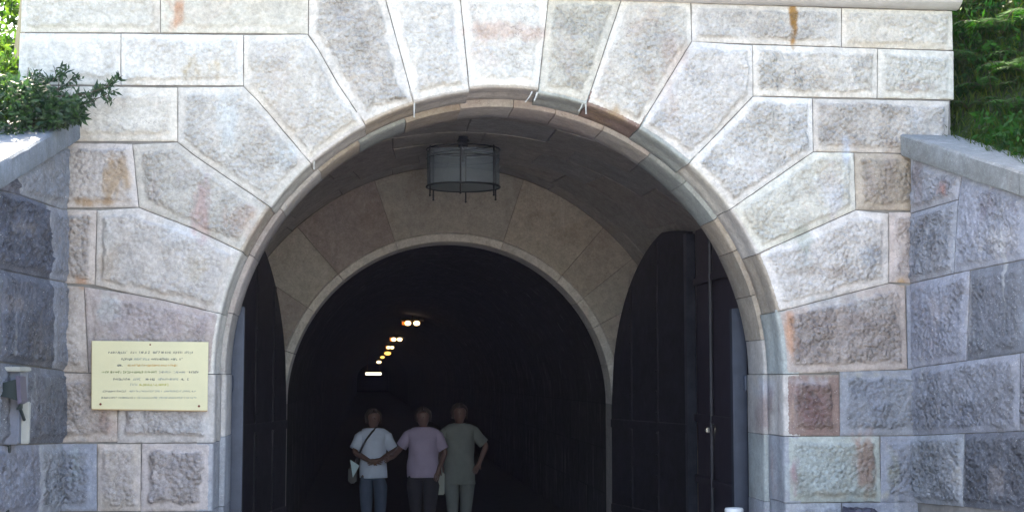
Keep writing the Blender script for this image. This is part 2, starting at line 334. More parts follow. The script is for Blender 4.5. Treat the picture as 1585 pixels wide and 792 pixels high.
def sweep(mb, path, prof, col, y0, gapfn=None, wob=.0025, seed=0):
    """path: list of ((cx,cz) centre-relative outward unit dir, foot point at rho=0 reference) ; prof closed list of (rho, dy)"""
    V = []; Cs = []; n = len(prof)
    for (fx, fz, ux, uz) in path:
        for j, (rho, dy) in enumerate(prof):
            k = noise.noise(Vector((fx*4+seed, fz*4, dy*6+j)))*wob
            P = (fx+ux*(rho+k), y0+dy, fz+uz*(rho+k)); V.append(P); Cs.append(tint(P, col))
    m = len(path)
    Fs = [(i*n+k, i*n+(k+1) % n, (i+1)*n+(k+1) % n, (i+1)*n+k) for i in range(m-1) for k in range(n)]
    Fs += [tuple(range(n))[::-1], tuple((m-1)*n+k for k in range(n))]
    mb.add(V, Fs, Cs)
def arc_path(a0, a1, c=(CX, CZ), step=.03, r=R0):
    k = max(2, int(abs(a1-a0)*r/step)); return [(c[0], c[1], math.cos(a0+(a1-a0)*i/k), math.sin(a0+(a1-a0)*i/k)) for i in range(k+1)]
def jamb_path(side, z0, z1, c=(CX, CZ), step=.06):
    k = max(2, int(abs(z1-z0)/step)); return [(c[0], z0+(z1-z0)*i/k, side, 0) for i in range(k+1)]
def prof1(dr=0, seed=0):   # outer band of the reveal: soft arris, hollow, back edge
    q = [(2.101, .000), (2.092, .006), (2.086, .018), (2.084, .06), (2.086, .14), (2.093, .19), (2.094, .23), (2.086, .28), (2.080, .31), (2.079, .40), (2.085, .408)]
    return [(a+dr, b) for a, b in q]+[(2.20, .408), (2.20, .000)]
def prof2(dr=0):
    q = [(2.062, .412), (2.050, .418), (2.046, .43), (2.046, .60), (2.050, .72), (2.045, .86), (2.052, .87)]
    return [(a+dr, b) for a, b in q]+[(2.20, .87), (2.20, .412)]

# ================================================================== THE PORTAL
portal = empty('stone_portal', (CX, D, 0))
tag(portal, 'tall arched portal of pale rough rusticated stone blocks around the dark opening', 'tunnel portal')
def P2(x, y): return FAC.px(x, y)
VOU = [ # (points from inner-left round the outside to inner-right, palette)
 ([(343, 577), (137, 577), (130, 443), (200, 454), (253, 464), (346, 486)], 'p'),
 ([(346, 486), (253, 464), (200, 454), (147, 441), (150, 325), (215, 321), (300, 354), (378, 391)], 'q'),
 ([(378, 391), (300, 354), (215, 321), (205, 223), (275, 220), (300, 240), (415, 318)], 'q'),
 ([(415, 318), (300, 240), (275, 220), (275, 135), (377, 134), (400, 157), (478, 249)], 'w'),
 ([(478, 249), (400, 157), (377, 134), (377, 54), (476, 53), (493, 77), (523, 130), (564, 191)], 'w'),
 ([(564, 191), (523, 130), (493, 77), (477, 53), (478, -15), (594, -11), (642, 163)], 'w'),
 ([(642, 163), (594, -11), (712, -8), (727, 143)], 'W'),
 ([(727, 143), (712, -8), (849, -3), (832, 150)], 'W'),
 ([(832, 150), (849, -3), (962, 0), (907, 164)], 'w'),
 ([(907, 164), (962, 0), (1069, 4), (1071, 64), (990, 197)], 'w'),
 ([(990, 197), (1071, 64), (1165, 70), (1166, 149), (1068, 251)], 'W'),
 ([(1068, 251), (1166, 149), (1258, 152), (1259, 235), (1132, 323)], 'W'),
 ([(1132, 323), (1259, 235), (1322, 236), (1325, 325), (1175, 392)], 'w'),
 ([(1175, 392), (1325, 325), (1376, 330), (1376, 438), (1205, 482)], 'w'),
 ([(1205, 482), (1376, 438), (1401, 441), (1405, 571), (1214, 574)], 'p')]
angs = []
first_v = None
for i, (pts, col) in enumerate(VOU):
    q = [P2(*p) for p in pts]
    key = (i == 7)
    a0, a1 = ang(q[0]), ang(q[-1])
    if a0 < -1.5: a0 += 2*math.pi
    if i == 0: a0 = math.pi
    if i == len(VOU)-1: a1 = 0.0
    rk = R0+(.048 if key else 0)
    poly = onarc(a1, a0, R0+.004 if not key else R0+.03, (CX, CZ)) + q[1:-1]
    mb = MB(); block(mb, FAC, poly, col, seed=i*3.1, shift=.004 if not key else .012, amp=.0115 if i > 3 else .009, margin=.040, soft=1.0 if i > 3 else .7, rise=.022)
    ga = .0022/R0*1.2
    sweep(mb, arc_path(a1+ga, a0-ga), prof1(random.uniform(-.008, .008)+(.03 if key else 0)), np.array(PAL[random.choice('qgtwb') if i not in (9,) else 'r'])*random.uniform(.85, 1.05), D, seed=i)
    o = mb.build('keystone' if key else 'voussoir', STONE, portal, colors=True, ang=50)
    angs.append(a1)
# inner ring of dressed stones, joints out of step with the voussoirs
cuts = [0, .13, .30, .48, .62, .80, .97, 1.17, 1.36, 1.52, 1.72, 1.93, 2.12, 2.30, 2.5, 2.7, 2.92, math.pi]
mb = MB()
for i in range(len(cuts)-1):
    c = random.choice(['q', 't', 'g', 'p', 'q'])
    sweep(mb, arc_path(cuts[i]+.0012, cuts[i+1]-.0012), prof2(random.uniform(-.006, .006)), np.array(PAL[c])*random.uniform(.75, .95), D, seed=i+40)
zc = [0, .55, 1.05, 1.56, CZ]
for sd in (-1, 1):
    for i in range(4):
        sweep(mb, jamb_path(sd, zc[i]+.002, zc[i+1]-.002), prof2(random.uniform(-.008, .004)), np.array(PAL[random.choice('qgbp')])*random.uniform(.75, .95), D, seed=i+70+sd)
mb.build('inner_ring', REVEAL, portal, colors=True, ang=50)
# jamb stones: face and reveal in one
XL, XR = CX-R0-.004, CX+R0+.004
def zpx(x, y): return P2(x, y)[1]
zl = [CZ, zpx(300, 685), zpx(300, 791), .49, .0]
zr = [CZ, zpx(1250, 674.5), zpx(1250, 777.5), .50, .0]
xl = [P2(182, 630)[0], P2(218, 740)[0], P2(176, 740)[0], P2(222, 740)[0]]
xr = [P2(1300, 620)[0], P2(1363, 720)[0], P2(1302, 720)[0], P2(1350, 720)[0]]
for i in range(4):
    for sd in (-1, 1):
        zz = zl if sd < 0 else zr
        a, b = (xl[i], XL) if sd < 0 else (XR, xr[i])
        col = [['q', 'p', 'b', 'm'], ['r', 'g', 'b', 'm']][sd > 0][i]
        mb = MB(); block(mb, FAC, [(a, zz[i+1]), (b, zz[i+1]), (b, zz[i]), (a, zz[i])], col, margin=.05, shift=.003)
        rc = np.array(PAL[['q', 'b', 'b', 'm'][i]])*.95
        sweep(mb, jamb_path(sd, zz[i+1]+.003, zz[i]-.003), prof1(random.uniform(-.010, .004)), rc, D, seed=i+90+sd)
        mb.build('jamb_stone', STONE, portal, colors=True, ang=50)
# coursed ashlar either side
ASH = [([(33, -28), (248, -22), (248, 51), (31, 50)], 'W'), ([(248, -22), (478, -15), (477, 53), (248, 51)], 'w'),
 ([(30, 51), (187, 52), (187, 132), (27, 131)], 'W'), ([(187, 52), (377, 54), (377, 133), (187, 132)], 'W'),
 ([(27, 132), (275, 135), (275, 219), (27, 218)], 'w'), ([(60, 220), (205, 222), (215, 321), (60, 322)], 'q'),
 ([(60, 323), (150, 324), (147, 441), (60, 436)], 'p'), ([(60, 438), (130, 443), (137, 577), (60, 573)], 'p'),
 ([(60, 576), (182, 578), (182, 684), (60, 685)], 'p'), ([(60, 686), (150, 686), (150, 791), (60, 791)], 'm'), ([(150, 686), (218, 686), (218, 791), (150, 791)], 'p'),
 ([(1070, 4), (1303, 12), (1303, 73), (1071, 65)], 'w'), ([(1303, 12), (1475, 17), (1476, 78), (1303, 73)], 'w'),
 ([(1165, 69), (1359, 75), (1358, 152), (1166, 149)], 'w'), ([(1359, 75), (1477, 79), (1477, 155), (1358, 152)], 'w'),
 ([(1258, 152), (1470, 156), (1468, 238), (1259, 235)], 'q'), ([(1322, 236), (1450, 239), (1450, 326), (1325, 325)], 't'),
 ([(1376, 328), (1450, 327), (1450, 440), (1376, 437)], 'p'), ([(1403, 441), (1450, 441), (1450, 571), (1405, 571)], 'm'),
 ([(1300, 573), (1450, 571), (1450, 673), (1300, 674.5)], 'm'), ([(1363, 674), (1450, 673), (1450, 777), (1363, 777.5)], 'm')]
mbl, mbr = MB(), MB()
for i, (pts, col) in enumerate(ASH): block(mbl if i < 11 else mbr, FAC, [P2(*p) for p in pts], col, seed=200+i*2.7, margin=.036, rise=.021, soft=.45 if i in (0, 1, 2, 3, 4) else 1)
xa, xb = P2(60, 740)[0], P2(1450, 740)[0]
for i in (2, 3):
    block(mbl, FAC, [(xa, zl[i+1]), (xl[i], zl[i+1]), (xl[i], zl[i]), (xa, zl[i])], 'm')
    block(mbr, FAC, [(xr[i], zr[i+1]), (xb, zr[i+1]), (xb, zr[i]), (xr[i], zr[i])], 'm')
mbl.build('ashlar_wall', STONE, portal, colors=True, ang=50); mbr.build('ashlar_wall', STONE, portal, colors=True, ang=50)
# wall core behind the blocks: mortar plane with the arch cut out, ends and back
XE0, XE1 = P2(33, 60)[0]+.02, P2(1474, 100)[0]-.02
ZT = P2(1475, 17)[1]
out = [(XE0, 0), (CX-R0-.06, 0)] + [(x, z) for x, z in onarc(math.pi, 0, R0+.06, (CX, CZ))] + [(CX+R0+.06, 0), (XE1, 0), (XE1, ZT+.9), (XE0, ZT+.9)]
ov, oe, of, *_ = delaunay_2d_cdt([Vector(p) for p in out], [], [list(range(len(out)))], 1, 1e-6)
mb = MB()
for y in (D+.016, YB-.004): mb.add([(v.x, y, v.y) for v in ov], [tuple(f) for f in of])
for i in range(len(out)):
    a, b = out[i], out[(i+1) % len(out)]
    mb.add([(a[0], D+.016, a[1]), (b[0], D+.016, b[1]), (b[0], YB-.004, b[1]), (a[0], YB-.004, a[1])], [(0, 1, 2, 3)])
mb.build('wall_core', MORTAR, portal, smooth=False)
# cornice
prof = [(.0, .0), (.025, .0), (.05, .012), (.085, .03), (.11, .055), (.118, .085), (.118, .30), (.10, .335), (-.02, .36), (-.02, .0)]
mb = MB(); xs = [XE0-.06, .05, 1.9, XE1+.075]
for i in range(3):
    a, b = xs[i]+.003, xs[i+1]-.003
    V = []; K = 14
    for k in range(K+1):
        x = a+(b-a)*k/K
        V += [(x, D-dy+.002*noise.noise(Vector((x*5, z*9, 1))), ZT+.006+z) for dy, z in prof]
    n = len(prof)
    mb.add(V, [(q*n+k, q*n+(k+1) % n, (q+1)*n+(k+1) % n, (q+1)*n+k) for q in range(K) for k in range(n)]+[tuple(range(n)), tuple(K*n+k for k in range(n))[::-1]])
mb.build('cornice', CONC, portal, ang=35)
mb = MB(); mb.box(((XE0+XE1)/2, D+.43, ZT+.36+.42), (XE1-XE0-.04, .82, .84), bev=.02); mb.build('parapet', CONC, portal)
# lime drips and mortar runs hanging at the arch joints
DRIP = mat('lime_drip', (.50, .52, .52), .6)
def drip(x, y, L, w=.007, lean=0):
    p = at(x, y, D+.0); q = Vector((p.x-CX, 0, p.z-CZ)); q = q.normalized()*2.095
    base = Vector((CX+q.x, D+.012, CZ+q.z)); mb = MB()
    mb.tube([base+Vector((0, 0, .008)), base+Vector((lean*.3, .008, -L*.35)), base+Vector((lean*.7, .015, -L*.75)), base+Vector((lean, .02, -L))], [w, w*.7, w*.45, w*.8], 7)
    mb.build('lime_drip', DRIP, portal)
for a in [(643, 165, .10), (831, 152, .05, .01, -.02), (823, 153, .07, .006, -.05), (906, 165, .07, .008, .004), (901, 166, .055, .006, -.03), (485, 245, .07), (1207, 480, .04, .012)]: drip(*a)

# ================================================================== WING WALLS
def wing(side, label):
    xc = P2(105, 400)[0] if side < 0 else P2(1408, 400)[0]
    spl = .055 if side < 0 else .105
    e1 = np.array([side*spl, -1, 0]); e1 /= np.linalg.norm(e1)
    nrm = np.array([-side, -side*side*spl*1.0, 0]); nrm = np.array([-side*1.0, -spl, 0]); nrm /= np.linalg.norm(nrm)
    pl = Plane((xc, D, 0), e1, nrm)
    r = empty('retaining_wall', (xc, D, 0)); tag(r, label, 'retaining wall', 'walls flanking the portal')
    if side > 0:
        top = [pl.px(1409, 243), pl.px(1585, 303)]
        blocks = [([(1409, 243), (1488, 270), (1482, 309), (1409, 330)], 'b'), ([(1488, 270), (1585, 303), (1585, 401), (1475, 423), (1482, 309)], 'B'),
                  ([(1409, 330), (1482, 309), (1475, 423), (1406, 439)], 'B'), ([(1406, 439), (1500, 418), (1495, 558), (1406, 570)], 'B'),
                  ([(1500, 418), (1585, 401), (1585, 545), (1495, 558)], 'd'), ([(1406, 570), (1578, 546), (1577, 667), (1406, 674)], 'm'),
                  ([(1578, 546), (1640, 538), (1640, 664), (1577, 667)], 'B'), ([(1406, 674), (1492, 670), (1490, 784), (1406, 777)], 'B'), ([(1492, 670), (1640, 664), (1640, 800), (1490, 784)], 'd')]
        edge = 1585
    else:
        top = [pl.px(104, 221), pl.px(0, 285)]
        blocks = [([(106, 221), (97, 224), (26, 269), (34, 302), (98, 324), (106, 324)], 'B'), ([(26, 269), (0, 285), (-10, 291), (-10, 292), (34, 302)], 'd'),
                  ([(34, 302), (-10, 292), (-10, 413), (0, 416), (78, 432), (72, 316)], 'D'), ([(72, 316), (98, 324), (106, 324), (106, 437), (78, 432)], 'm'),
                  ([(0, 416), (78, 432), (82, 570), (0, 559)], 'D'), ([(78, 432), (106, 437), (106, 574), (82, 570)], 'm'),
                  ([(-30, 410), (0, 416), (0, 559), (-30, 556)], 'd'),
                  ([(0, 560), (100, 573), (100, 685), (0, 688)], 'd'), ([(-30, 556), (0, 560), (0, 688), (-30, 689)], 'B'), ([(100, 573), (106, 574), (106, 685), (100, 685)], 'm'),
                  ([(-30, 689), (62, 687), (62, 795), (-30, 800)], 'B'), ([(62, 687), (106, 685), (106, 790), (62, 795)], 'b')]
        edge = 0
    mb = MB()
    for i, (q, c) in enumerate(blocks):
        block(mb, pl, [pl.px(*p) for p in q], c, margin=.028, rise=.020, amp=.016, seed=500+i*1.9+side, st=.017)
    slope = (top[1][1]-top[0][1])/(top[1][0]-top[0][0])
    def ztop(a): return top[0][1]+slope*(a-top[0][0])
    # courses beyond the picture, and below it
    a_in = max(p[0] for p in [pl.px(edge, 300)]); L = 7.0
    za = pl.px(edge+(55 if side > 0 else -30), 800)[1]; zb = pl.px(edge, 784)[1]
    lows = [0, .5, .98]
    for k in range(2):
        a = 0.0
        while a < L:
            ln = random.uniform(.7, 1.2); t = lows[k+1]
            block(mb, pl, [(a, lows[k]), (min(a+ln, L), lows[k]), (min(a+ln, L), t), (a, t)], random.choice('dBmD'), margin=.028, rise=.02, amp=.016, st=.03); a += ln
    a0 = pl.px(edge+(57 if side > 0 else -32), 600)[0]+.0
    z = .98
    while z < 3.4:
        h = random.uniform(.42, .56); a = a0 if z < (2.4 if side > 0 else 2.65) else (pl.px(edge, 350)[0])
        while a < L:
            ln = random.uniform(.6, 1.1); b = min(a+ln, L)
            t0, t1 = min(z+h, ztop(a)), min(z+h, ztop(b))
            if t0 > z+.06:
                if t1 > z+.04: q = [(a, z), (b, z), (b, t1), (a, t0)]
                else: q = [(a, z), (a+(b-a)*(t0-z)/max(.01, t0-t1)*.95, z+.001), (a, t0)]
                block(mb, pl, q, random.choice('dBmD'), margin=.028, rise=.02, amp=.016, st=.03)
            a = b
        z += h
    mb.build('ashlar_wall', WSTONE, r, colors=True, ang=50)
    # body of the wall behind the facing
    mb = MB(); T = .55
    V = []
    for a in (-.01, L):
        for h in (-.016, -T):
            V += [pl.w(a, 0, h), pl.w(a, ztop(a)-.004, h)]
    mb.add([tuple(v) for v in V], [(0, 1, 5, 4), (2, 6, 7, 3), (0, 2, 3, 1), (4, 5, 7, 6), (1, 3, 7, 5), (0, 4, 6, 2)])
    mb.build('wall_core', MORTAR, r, smooth=False)
    # coping slabs
    a = top[0][0]-.03 if side > 0 else -.02
    k = 0
    while a < L:
        ln = 1.05 if k else (1.6 if side > 0 else 1.25); b = min(a+ln, L+.1); mb = MB(); K = 16; V = []; Cs = []
        pr = [(.055, .0), (.062, .012), (.062, .15), (.05, .165), (-.38, .175), (-.38, 0)]
        for q in range(K+1):
            s_ = a+.003+(b-a-.006)*q/K
            for h, z in pr:
                P = pl.w(s_, ztop(s_)+.004+z+.004*noise.noise(Vector((s_*6, z*20, side))), h+.005*noise.noise(Vector((s_*7, z*30, 4)))); V.append(tuple(P)); Cs.append(tint(P, (.16, .175, .185) if side > 0 else (.15, .18, .22)))
        n = len(pr)
        mb.add(V, [(q*n+j, q*n+(j+1) % n, (q+1)*n+(j+1) % n, (q+1)*n+j) for q in range(K) for j in range(n)]+[tuple(range(n)), tuple(K*n+j for j in range(n))[::-1]], Cs)
        mb.build('coping_stone', REVEAL, r, colors=True, ang=35); a = b; k += 1
    return pl, ztop
WL, ztl = wing(-1, 'dark blue grey stone wall with sloping coping on the left of the portal, beside the cream plaque')
WR, ztr = wing(1, 'blue grey stone wall with sloping coping on the right of the portal, below the dark green bank')

# ================================================================== CHAMBER BEHIND THE ARCH
def flare(y): return 1+.20*smooth((YI-y)/2.2)
def vtop(x, y, m=.02): u = min(.995, (abs(x-(ICX+.03))+m)/(VA*flare(y))); return VZ+VH*(1-u**VN)**(1/VN)-m
def vpt(t, k=1.0, y=YI):
    c, s = math.cos(t), math.sin(t)
    return (ICX+.03+k*flare(y)*VA*math.copysign(abs(c)**(2/VN), c), VZ+k*VH*abs(s)**(2/VN))
ch = empty('entrance_chamber', (CX, YB, 0)); tag(ch, 'dim brown stone vaulted chamber just inside the front arch', 'vault')
def vrow(t0, t1, y0, y1, mb, col, off=0):
    K = 8; V = []; Cs = []
    for yy in (y0, y1):
        for i in range(K+1):
            x, z = vpt(t0+(t1-t0)*i/K, 1+off, yy); V.append((x, yy, z)); Cs.append(col)
        for i in range(K+1):
            x, z = vpt(t0+(t1-t0)*i/K, 1.04, yy); V.append((x, yy, z)); Cs.append(col)
    n = K+1; Fs = []
    for i in range(K):
        Fs += [(i, i+1, 2*n+i+1, 2*n+i)]
    Fs += [(i for i in ())] if False else []
    Fs += [(0, 2*n, 3*n, n), (K, n+K, 3*n+K, 2*n+K)]
    for i in range(K): Fs += [(i, n+i, n+i+1, i+1), (2*n+i, 2*n+i+1, 3*n+i+1, 3*n+i)]
    mb.add(V, Fs, Cs)
mb = MB(); y = YB+.002; r = 0
ICOL = [(.36, .35, .345), (.32, .315, .31), (.39, .38, .37), (.34, .32, .31), (.34, .345, .355), (.41, .40, .39)]
while y < YI-.01:
    y2 = min(y+random.uniform(.62, .80), YI-.002)
    if YI-y2 < .4: y2 = YI-.002
    t = 0.0 if r % 2 else -.12
    while t < math.pi:
        t2 = t+random.uniform(.2, .28); a, b = max(0, t), min(math.pi, t2)
        if b-a > .02: vrow(a+.0018, b-.0018, y+.004, y2-.004, mb, random.choice(ICOL), random.uniform(-.002, .002))
        t = t2
    y = y2; r += 1
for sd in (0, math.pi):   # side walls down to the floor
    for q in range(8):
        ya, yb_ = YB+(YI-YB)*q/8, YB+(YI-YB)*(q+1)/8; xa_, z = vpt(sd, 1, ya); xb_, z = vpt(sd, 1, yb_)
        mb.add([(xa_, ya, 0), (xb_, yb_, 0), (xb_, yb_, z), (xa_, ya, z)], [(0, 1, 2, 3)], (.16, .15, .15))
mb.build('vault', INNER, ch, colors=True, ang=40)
mb = MB(); K = 40
V = []
ys = [YB-.1+(YI+.3-YB)*q/12 for q in range(13)]
for yy in ys: V += [(vpt(math.pi*i/K, 1.035, yy)[0], yy, vpt(math.pi*i/K, 1.035, yy)[1]) for i in range(K+1)]
mb.add(V, [(q*(K+1)+i, q*(K+1)+i+1, (q+1)*(K+1)+i+1, (q+1)*(K+1)+i) for q in range(12) for i in range(K)])
mb.build('vault_backing', MORTAR, ch)
# inner wall
iw = empty('inner_wall', (ICX, YI, 0)); tag(iw, 'dim brown stone wall with a second lower arch behind the hanging lantern', 'wall')
INP = Plane((0, YI, 0), (1, 0, 0), (0, -1, 0))
def vault_r(t):   # distance from the inner arch centre to the vault along angle t
    lo_, hi = .5, 5
    for _ in range(40):
        m = (lo_+hi)/2; x = ICX+m*math.cos(t)-(ICX+.03); z = ICZ+m*math.sin(t)-VZ
        f = abs(x/VA)**VN+abs(max(z, 0)/VH)**VN
        if f < 1: lo_ = m
        else: hi = m
    return lo_
ja = [math.radians(a) for a in (0, 14, 28, 38.5, 49, 72, 109, 131, 146, 162, 180)]
PAL.update(i1=(.36, .335, .31), i2=(.40, .375, .35), i3=(.33, .30, .285), i4=(.39, .38, .365))
icols = ['i1', 'i2', 'i4', 'i1', 'i2', 'i4', 'i3', 'i4', 'i1', 'i3']
for i in range(len(ja)-1):
    a, b = ja[i], ja[i+1]
    inner = onarc(a, b, IR, (ICX, ICZ), .06); kk = 8
    outer = [(ICX+(vault_r(t)-.003)*math.cos(t), ICZ+(vault_r(t)-.003)*math.sin(t)) for t in [b+(a-b)*j/kk for j in range(kk+1)]]
    mb = MB(); block(mb, INP, inner+outer, icols[i], margin=0, rise=.0, amp=.002, st=.05, shift=random.uniform(-.004, .006), gap=.003, seed=i, depth=.05)
    # splayed light arris band and the reveal behind it
    k = max(3, int((b-a)*IR/.06)); V = []; ga = .0016
    pr = [(IR-.004, -.018), (IR-.010, -.024), (IR-.095, -.004), (IR-.10, .006), (IR-.105, .42), (IR+.02, .42), (IR+.02, .03)]
    path = [(ICX, ICZ, math.cos(a+ga+(b-a-2*ga)*j/k), math.sin(a+ga+(b-a-2*ga)*j/k)) for j in range(k+1)]
    sweep(mb, path, pr, np.array((.60, .59, .58))*random.uniform(.9, 1.1), YI)
    mb.build('voussoir', INNER, iw, colors=True, ang=40)
mb = MB()
for sd in (-1, 1):
    zz = [0, .6, 1.15, ICZ]
    for i in range(3):
        sweep(mb, jamb_path(sd, zz[i]+.002, zz[i+1]-.002, (ICX, 0)), [(IR-.004, -.018), (IR-.010, -.024), (IR-.095, -.004), (IR-.10, .006), (IR-.105, .42), (IR+.02, .42), (IR+.02, .03)], np.array((.34, .33, .33)), YI)
        x0 = ICX+sd*(IR+.002); x1 = ICX+.03+sd*VA
        block(mb, INP, [(min(x0, x1), zz[i]), (max(x0, x1), zz[i]), (max(x0, x1), zz[i+1]), (min(x0, x1), zz[i+1])], 't', margin=0, rise=0, st=.06, depth=.05)
mb.build('jamb', INNER, iw, colors=True, ang=40)
mb = MB()
o1 = onarc(math.pi, 0, IR+.01, (ICX, ICZ), .08)
out = [(-4, 0), (ICX-IR-.01, 0)]+o1+[(ICX+IR+.01, 0), (6, 0), (6, 5.2), (-4, 5.2)]
ov, oe, of, *_ = delaunay_2d_cdt([Vector(p) for p in out], [], [list(range(len(out)))], 1, 1e-6)
mb.add([(v.x, YI+.04, v.y) for v in ov], [tuple(f) for f in of]); mb.build('wall_core', MORTAR, iw, smooth=False)

# ================================================================== THE BORE
bo = empty('tunnel_bore', (ICX, YI+.42, 0)); tag(bo, 'long black stone lined tunnel running away behind the three people', 'tunnel')
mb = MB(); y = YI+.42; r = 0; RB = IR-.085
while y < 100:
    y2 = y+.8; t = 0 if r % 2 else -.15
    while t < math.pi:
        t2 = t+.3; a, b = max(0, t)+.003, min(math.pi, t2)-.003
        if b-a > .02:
            K = 5; c = random.choice(ICOL); c = tuple(np.array(c)*.07); V = []  # stone tints cut to near black: tunnel darkness put into the colour
            dr = random.uniform(-.006, .006)
            for yy in (y+.006, y2-.006): V += [(ICX+(RB+dr)*math.cos(a+(b-a)*i/K), yy, ICZ+(RB+dr)*math.sin(a+(b-a)*i/K)) for i in range(K+1)]
            mb.add(V, [(i, i+1, K+2+i, K+1+i) for i in range(K)], c)
        t = t2
    for sd in (-1, 1):
        for q in range(3):
            x = ICX+sd*(RB+random.uniform(-.006, .006)); z0 = q*ICZ/3
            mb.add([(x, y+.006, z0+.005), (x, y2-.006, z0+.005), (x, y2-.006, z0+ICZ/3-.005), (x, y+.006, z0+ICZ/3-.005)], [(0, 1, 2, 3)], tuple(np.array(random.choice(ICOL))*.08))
    y = y2; r += 1
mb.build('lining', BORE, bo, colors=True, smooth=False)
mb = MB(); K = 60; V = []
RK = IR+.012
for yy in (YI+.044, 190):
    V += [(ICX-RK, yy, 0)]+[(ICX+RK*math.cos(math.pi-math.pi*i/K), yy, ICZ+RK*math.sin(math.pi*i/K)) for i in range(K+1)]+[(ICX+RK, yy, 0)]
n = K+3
mb.add(V, [(i, i+1, n+i+1, n+i) for i in range(n-1)]+[tuple(range(n, 2*n))]); mb.build('backing', mat('dark_backing', (.008, .008, .008), .95), bo, smooth=False)  # near-black backing paints in the unlit depth of the tunnel

# ================================================================== GROUND AND BANKS
def sheet(name, pts, z, m, kind='structure'):
    mb = MB(); mb.add([(x, y, z) for x, y in pts], [tuple(range(len(pts)))]); return tag(mb.build(name, m, smooth=False), kind=kind)
sheet('ground', [(-149, -149), (149, -149), (149, 209), (-149, 209)], -.01, GROUND)
sheet('path', [(-2.05, -30), (4.5, -30), (3.85, YB), (-1.9, YB)], -.004, GROUND)
sheet('tunnel_floor', [(-1.85, YB), (3.9, YB), (3.9, 190), (-1.85, 190)], .0, FLOOR)
SOIL = mat('bank_soil', (.018, .032, .010), .95, bump=.9, bscale=9, var=.5, vscale=2.5)
def bank_h(x, y):
    if x > 1: d = x-4.5; zt = ztr; k = .75
    else: d = -2.7-x; zt = ztl; k = .10
    s = D-y
    if s > 0: base = max(.1, zt(min(s, 7))+.06) if s < 7 else max(.0, zt(7)*(1-(s-7)/4))
    else: base = zt(0)+.10+((-s) if x > 1 else min(-s, 2.2)*.12)
    h = base+max(0, d)*k*(1 if s < 7 else .4)
    if -2.7 < x < 4.6 and y > YB: h = max(h, 5.4+(y-YB)*.5)
    return min(h, 15)+.18*noise.noise(Vector((x*.7, y*.7, 0)))*min(1, max(0, d)*2)
def bank(name, x0, x1, y0, y1, nx, ny):
    mb = MB(); V = [];
    for j in range(ny+1):
        for i in range(nx+1):
            x = x0+(x1-x0)*(i/nx)**(1.6 if x1 > 4 and x0 > 3 else 1); 
            if x0 < -10: x = x1+(x0-x1)*(i/nx)**1.6
            y = y0+(y1-y0)*j/ny; V.append((x, y, bank_h(x, y)))
    Fs = [(j*(nx+1)+i, j*(nx+1)+i+1, (j+1)*(nx+1)+i+1, (j+1)*(nx+1)+i) for j in range(ny) for i in range(nx)]
    mb.add(V, Fs); return tag(mb.build(name, SOIL), kind='structure')
bank('bank', 4.42, 40, -4, D+30, 50, 150)
bank('bank', -40, -2.62, -4, D+30, 50, 150)
bank('bank', -2.9, 4.6, YB+.01, D+30, 12, 60)
# fine filling between wing core and the facade end
# ================================================================== VEGETATION
def leafmat(name, a, b, tr=.5, ro=.38):
    m = bpy.data.materials.new(name); m.use_nodes = True; n = m.node_tree.nodes; l = m.node_tree.links
    p = n['Principled BSDF']; p.inputs['Roughness'].default_value = ro; p.inputs['Specular IOR Level'].default_value = .5 if ro < .5 else .25
    vc = n.new('ShaderNodeVertexColor'); vc.layer_name = 'Col'; mx = n.new('ShaderNodeMix'); mx.data_type = 'RGBA'
    sp = n.new('ShaderNodeSeparateColor'); l.new(vc.outputs[0], sp.inputs[0]); l.new(sp.outputs[0], mx.inputs[0])
    mx.inputs[6].default_value = (*a, 1); mx.inputs[7].default_value = (*b, 1); l.new(mx.outputs[2], p.inputs['Base Color'])
    t = n.new('ShaderNodeBsdfTranslucent'); l.new(mx.outputs[2], t.inputs[0]); ms = n.new('ShaderNodeMixShader'); ms.inputs[0].default_value = tr
    l.new(p.outputs[0], ms.inputs[1]); l.new(t.outputs[0], ms.inputs[2]); l.new(ms.outputs[0], n['Material Output'].inputs[0]); return m
LEAF_L = leafmat('sunlit_leaf', (.03, .10, .012), (.14, .26, .03), .6)
LEAF_D = leafmat('shrub_leaf', (.010, .04, .020), (.045, .11, .03), .35)
LEAF_R = leafmat('bank_leaf', (.006, .050, .010), (.035, .15, .012), .40, .6)
GRASS = leafmat('grass_blade', (.010, .060, .008), (.10, .15, .018), .35, .6)
NEEDLE = leafmat('spruce_needle', (.008, .035, .012), (.03, .08, .02), .2)
BARK = mat('bark', (.07, .05, .035), .9, bump=.6, var=.3)
def rv(): 
    v = Vector((random.gauss(0, 1), random.gauss(0, 1), random.gauss(0, 1))); return v.normalized()
def leaf(mb, p, d, L, W, up=None, c=None):
    up = up or rv(); s = d.cross(up); 
    if s.length < 1e-3: return
    s.normalize(); nn = s.cross(d); c = random.random() if c is None else c
    mb.add([p, p+d*L*.45+s*W*.5-nn*W*.12, p+d*L-nn*L*.10, p+d*L*.45-s*W*.5-nn*W*.12, p+d*L*.5], [(0, 1, 4), (1, 2, 4), (2, 3, 4), (3, 0, 4)], (c, c, c))
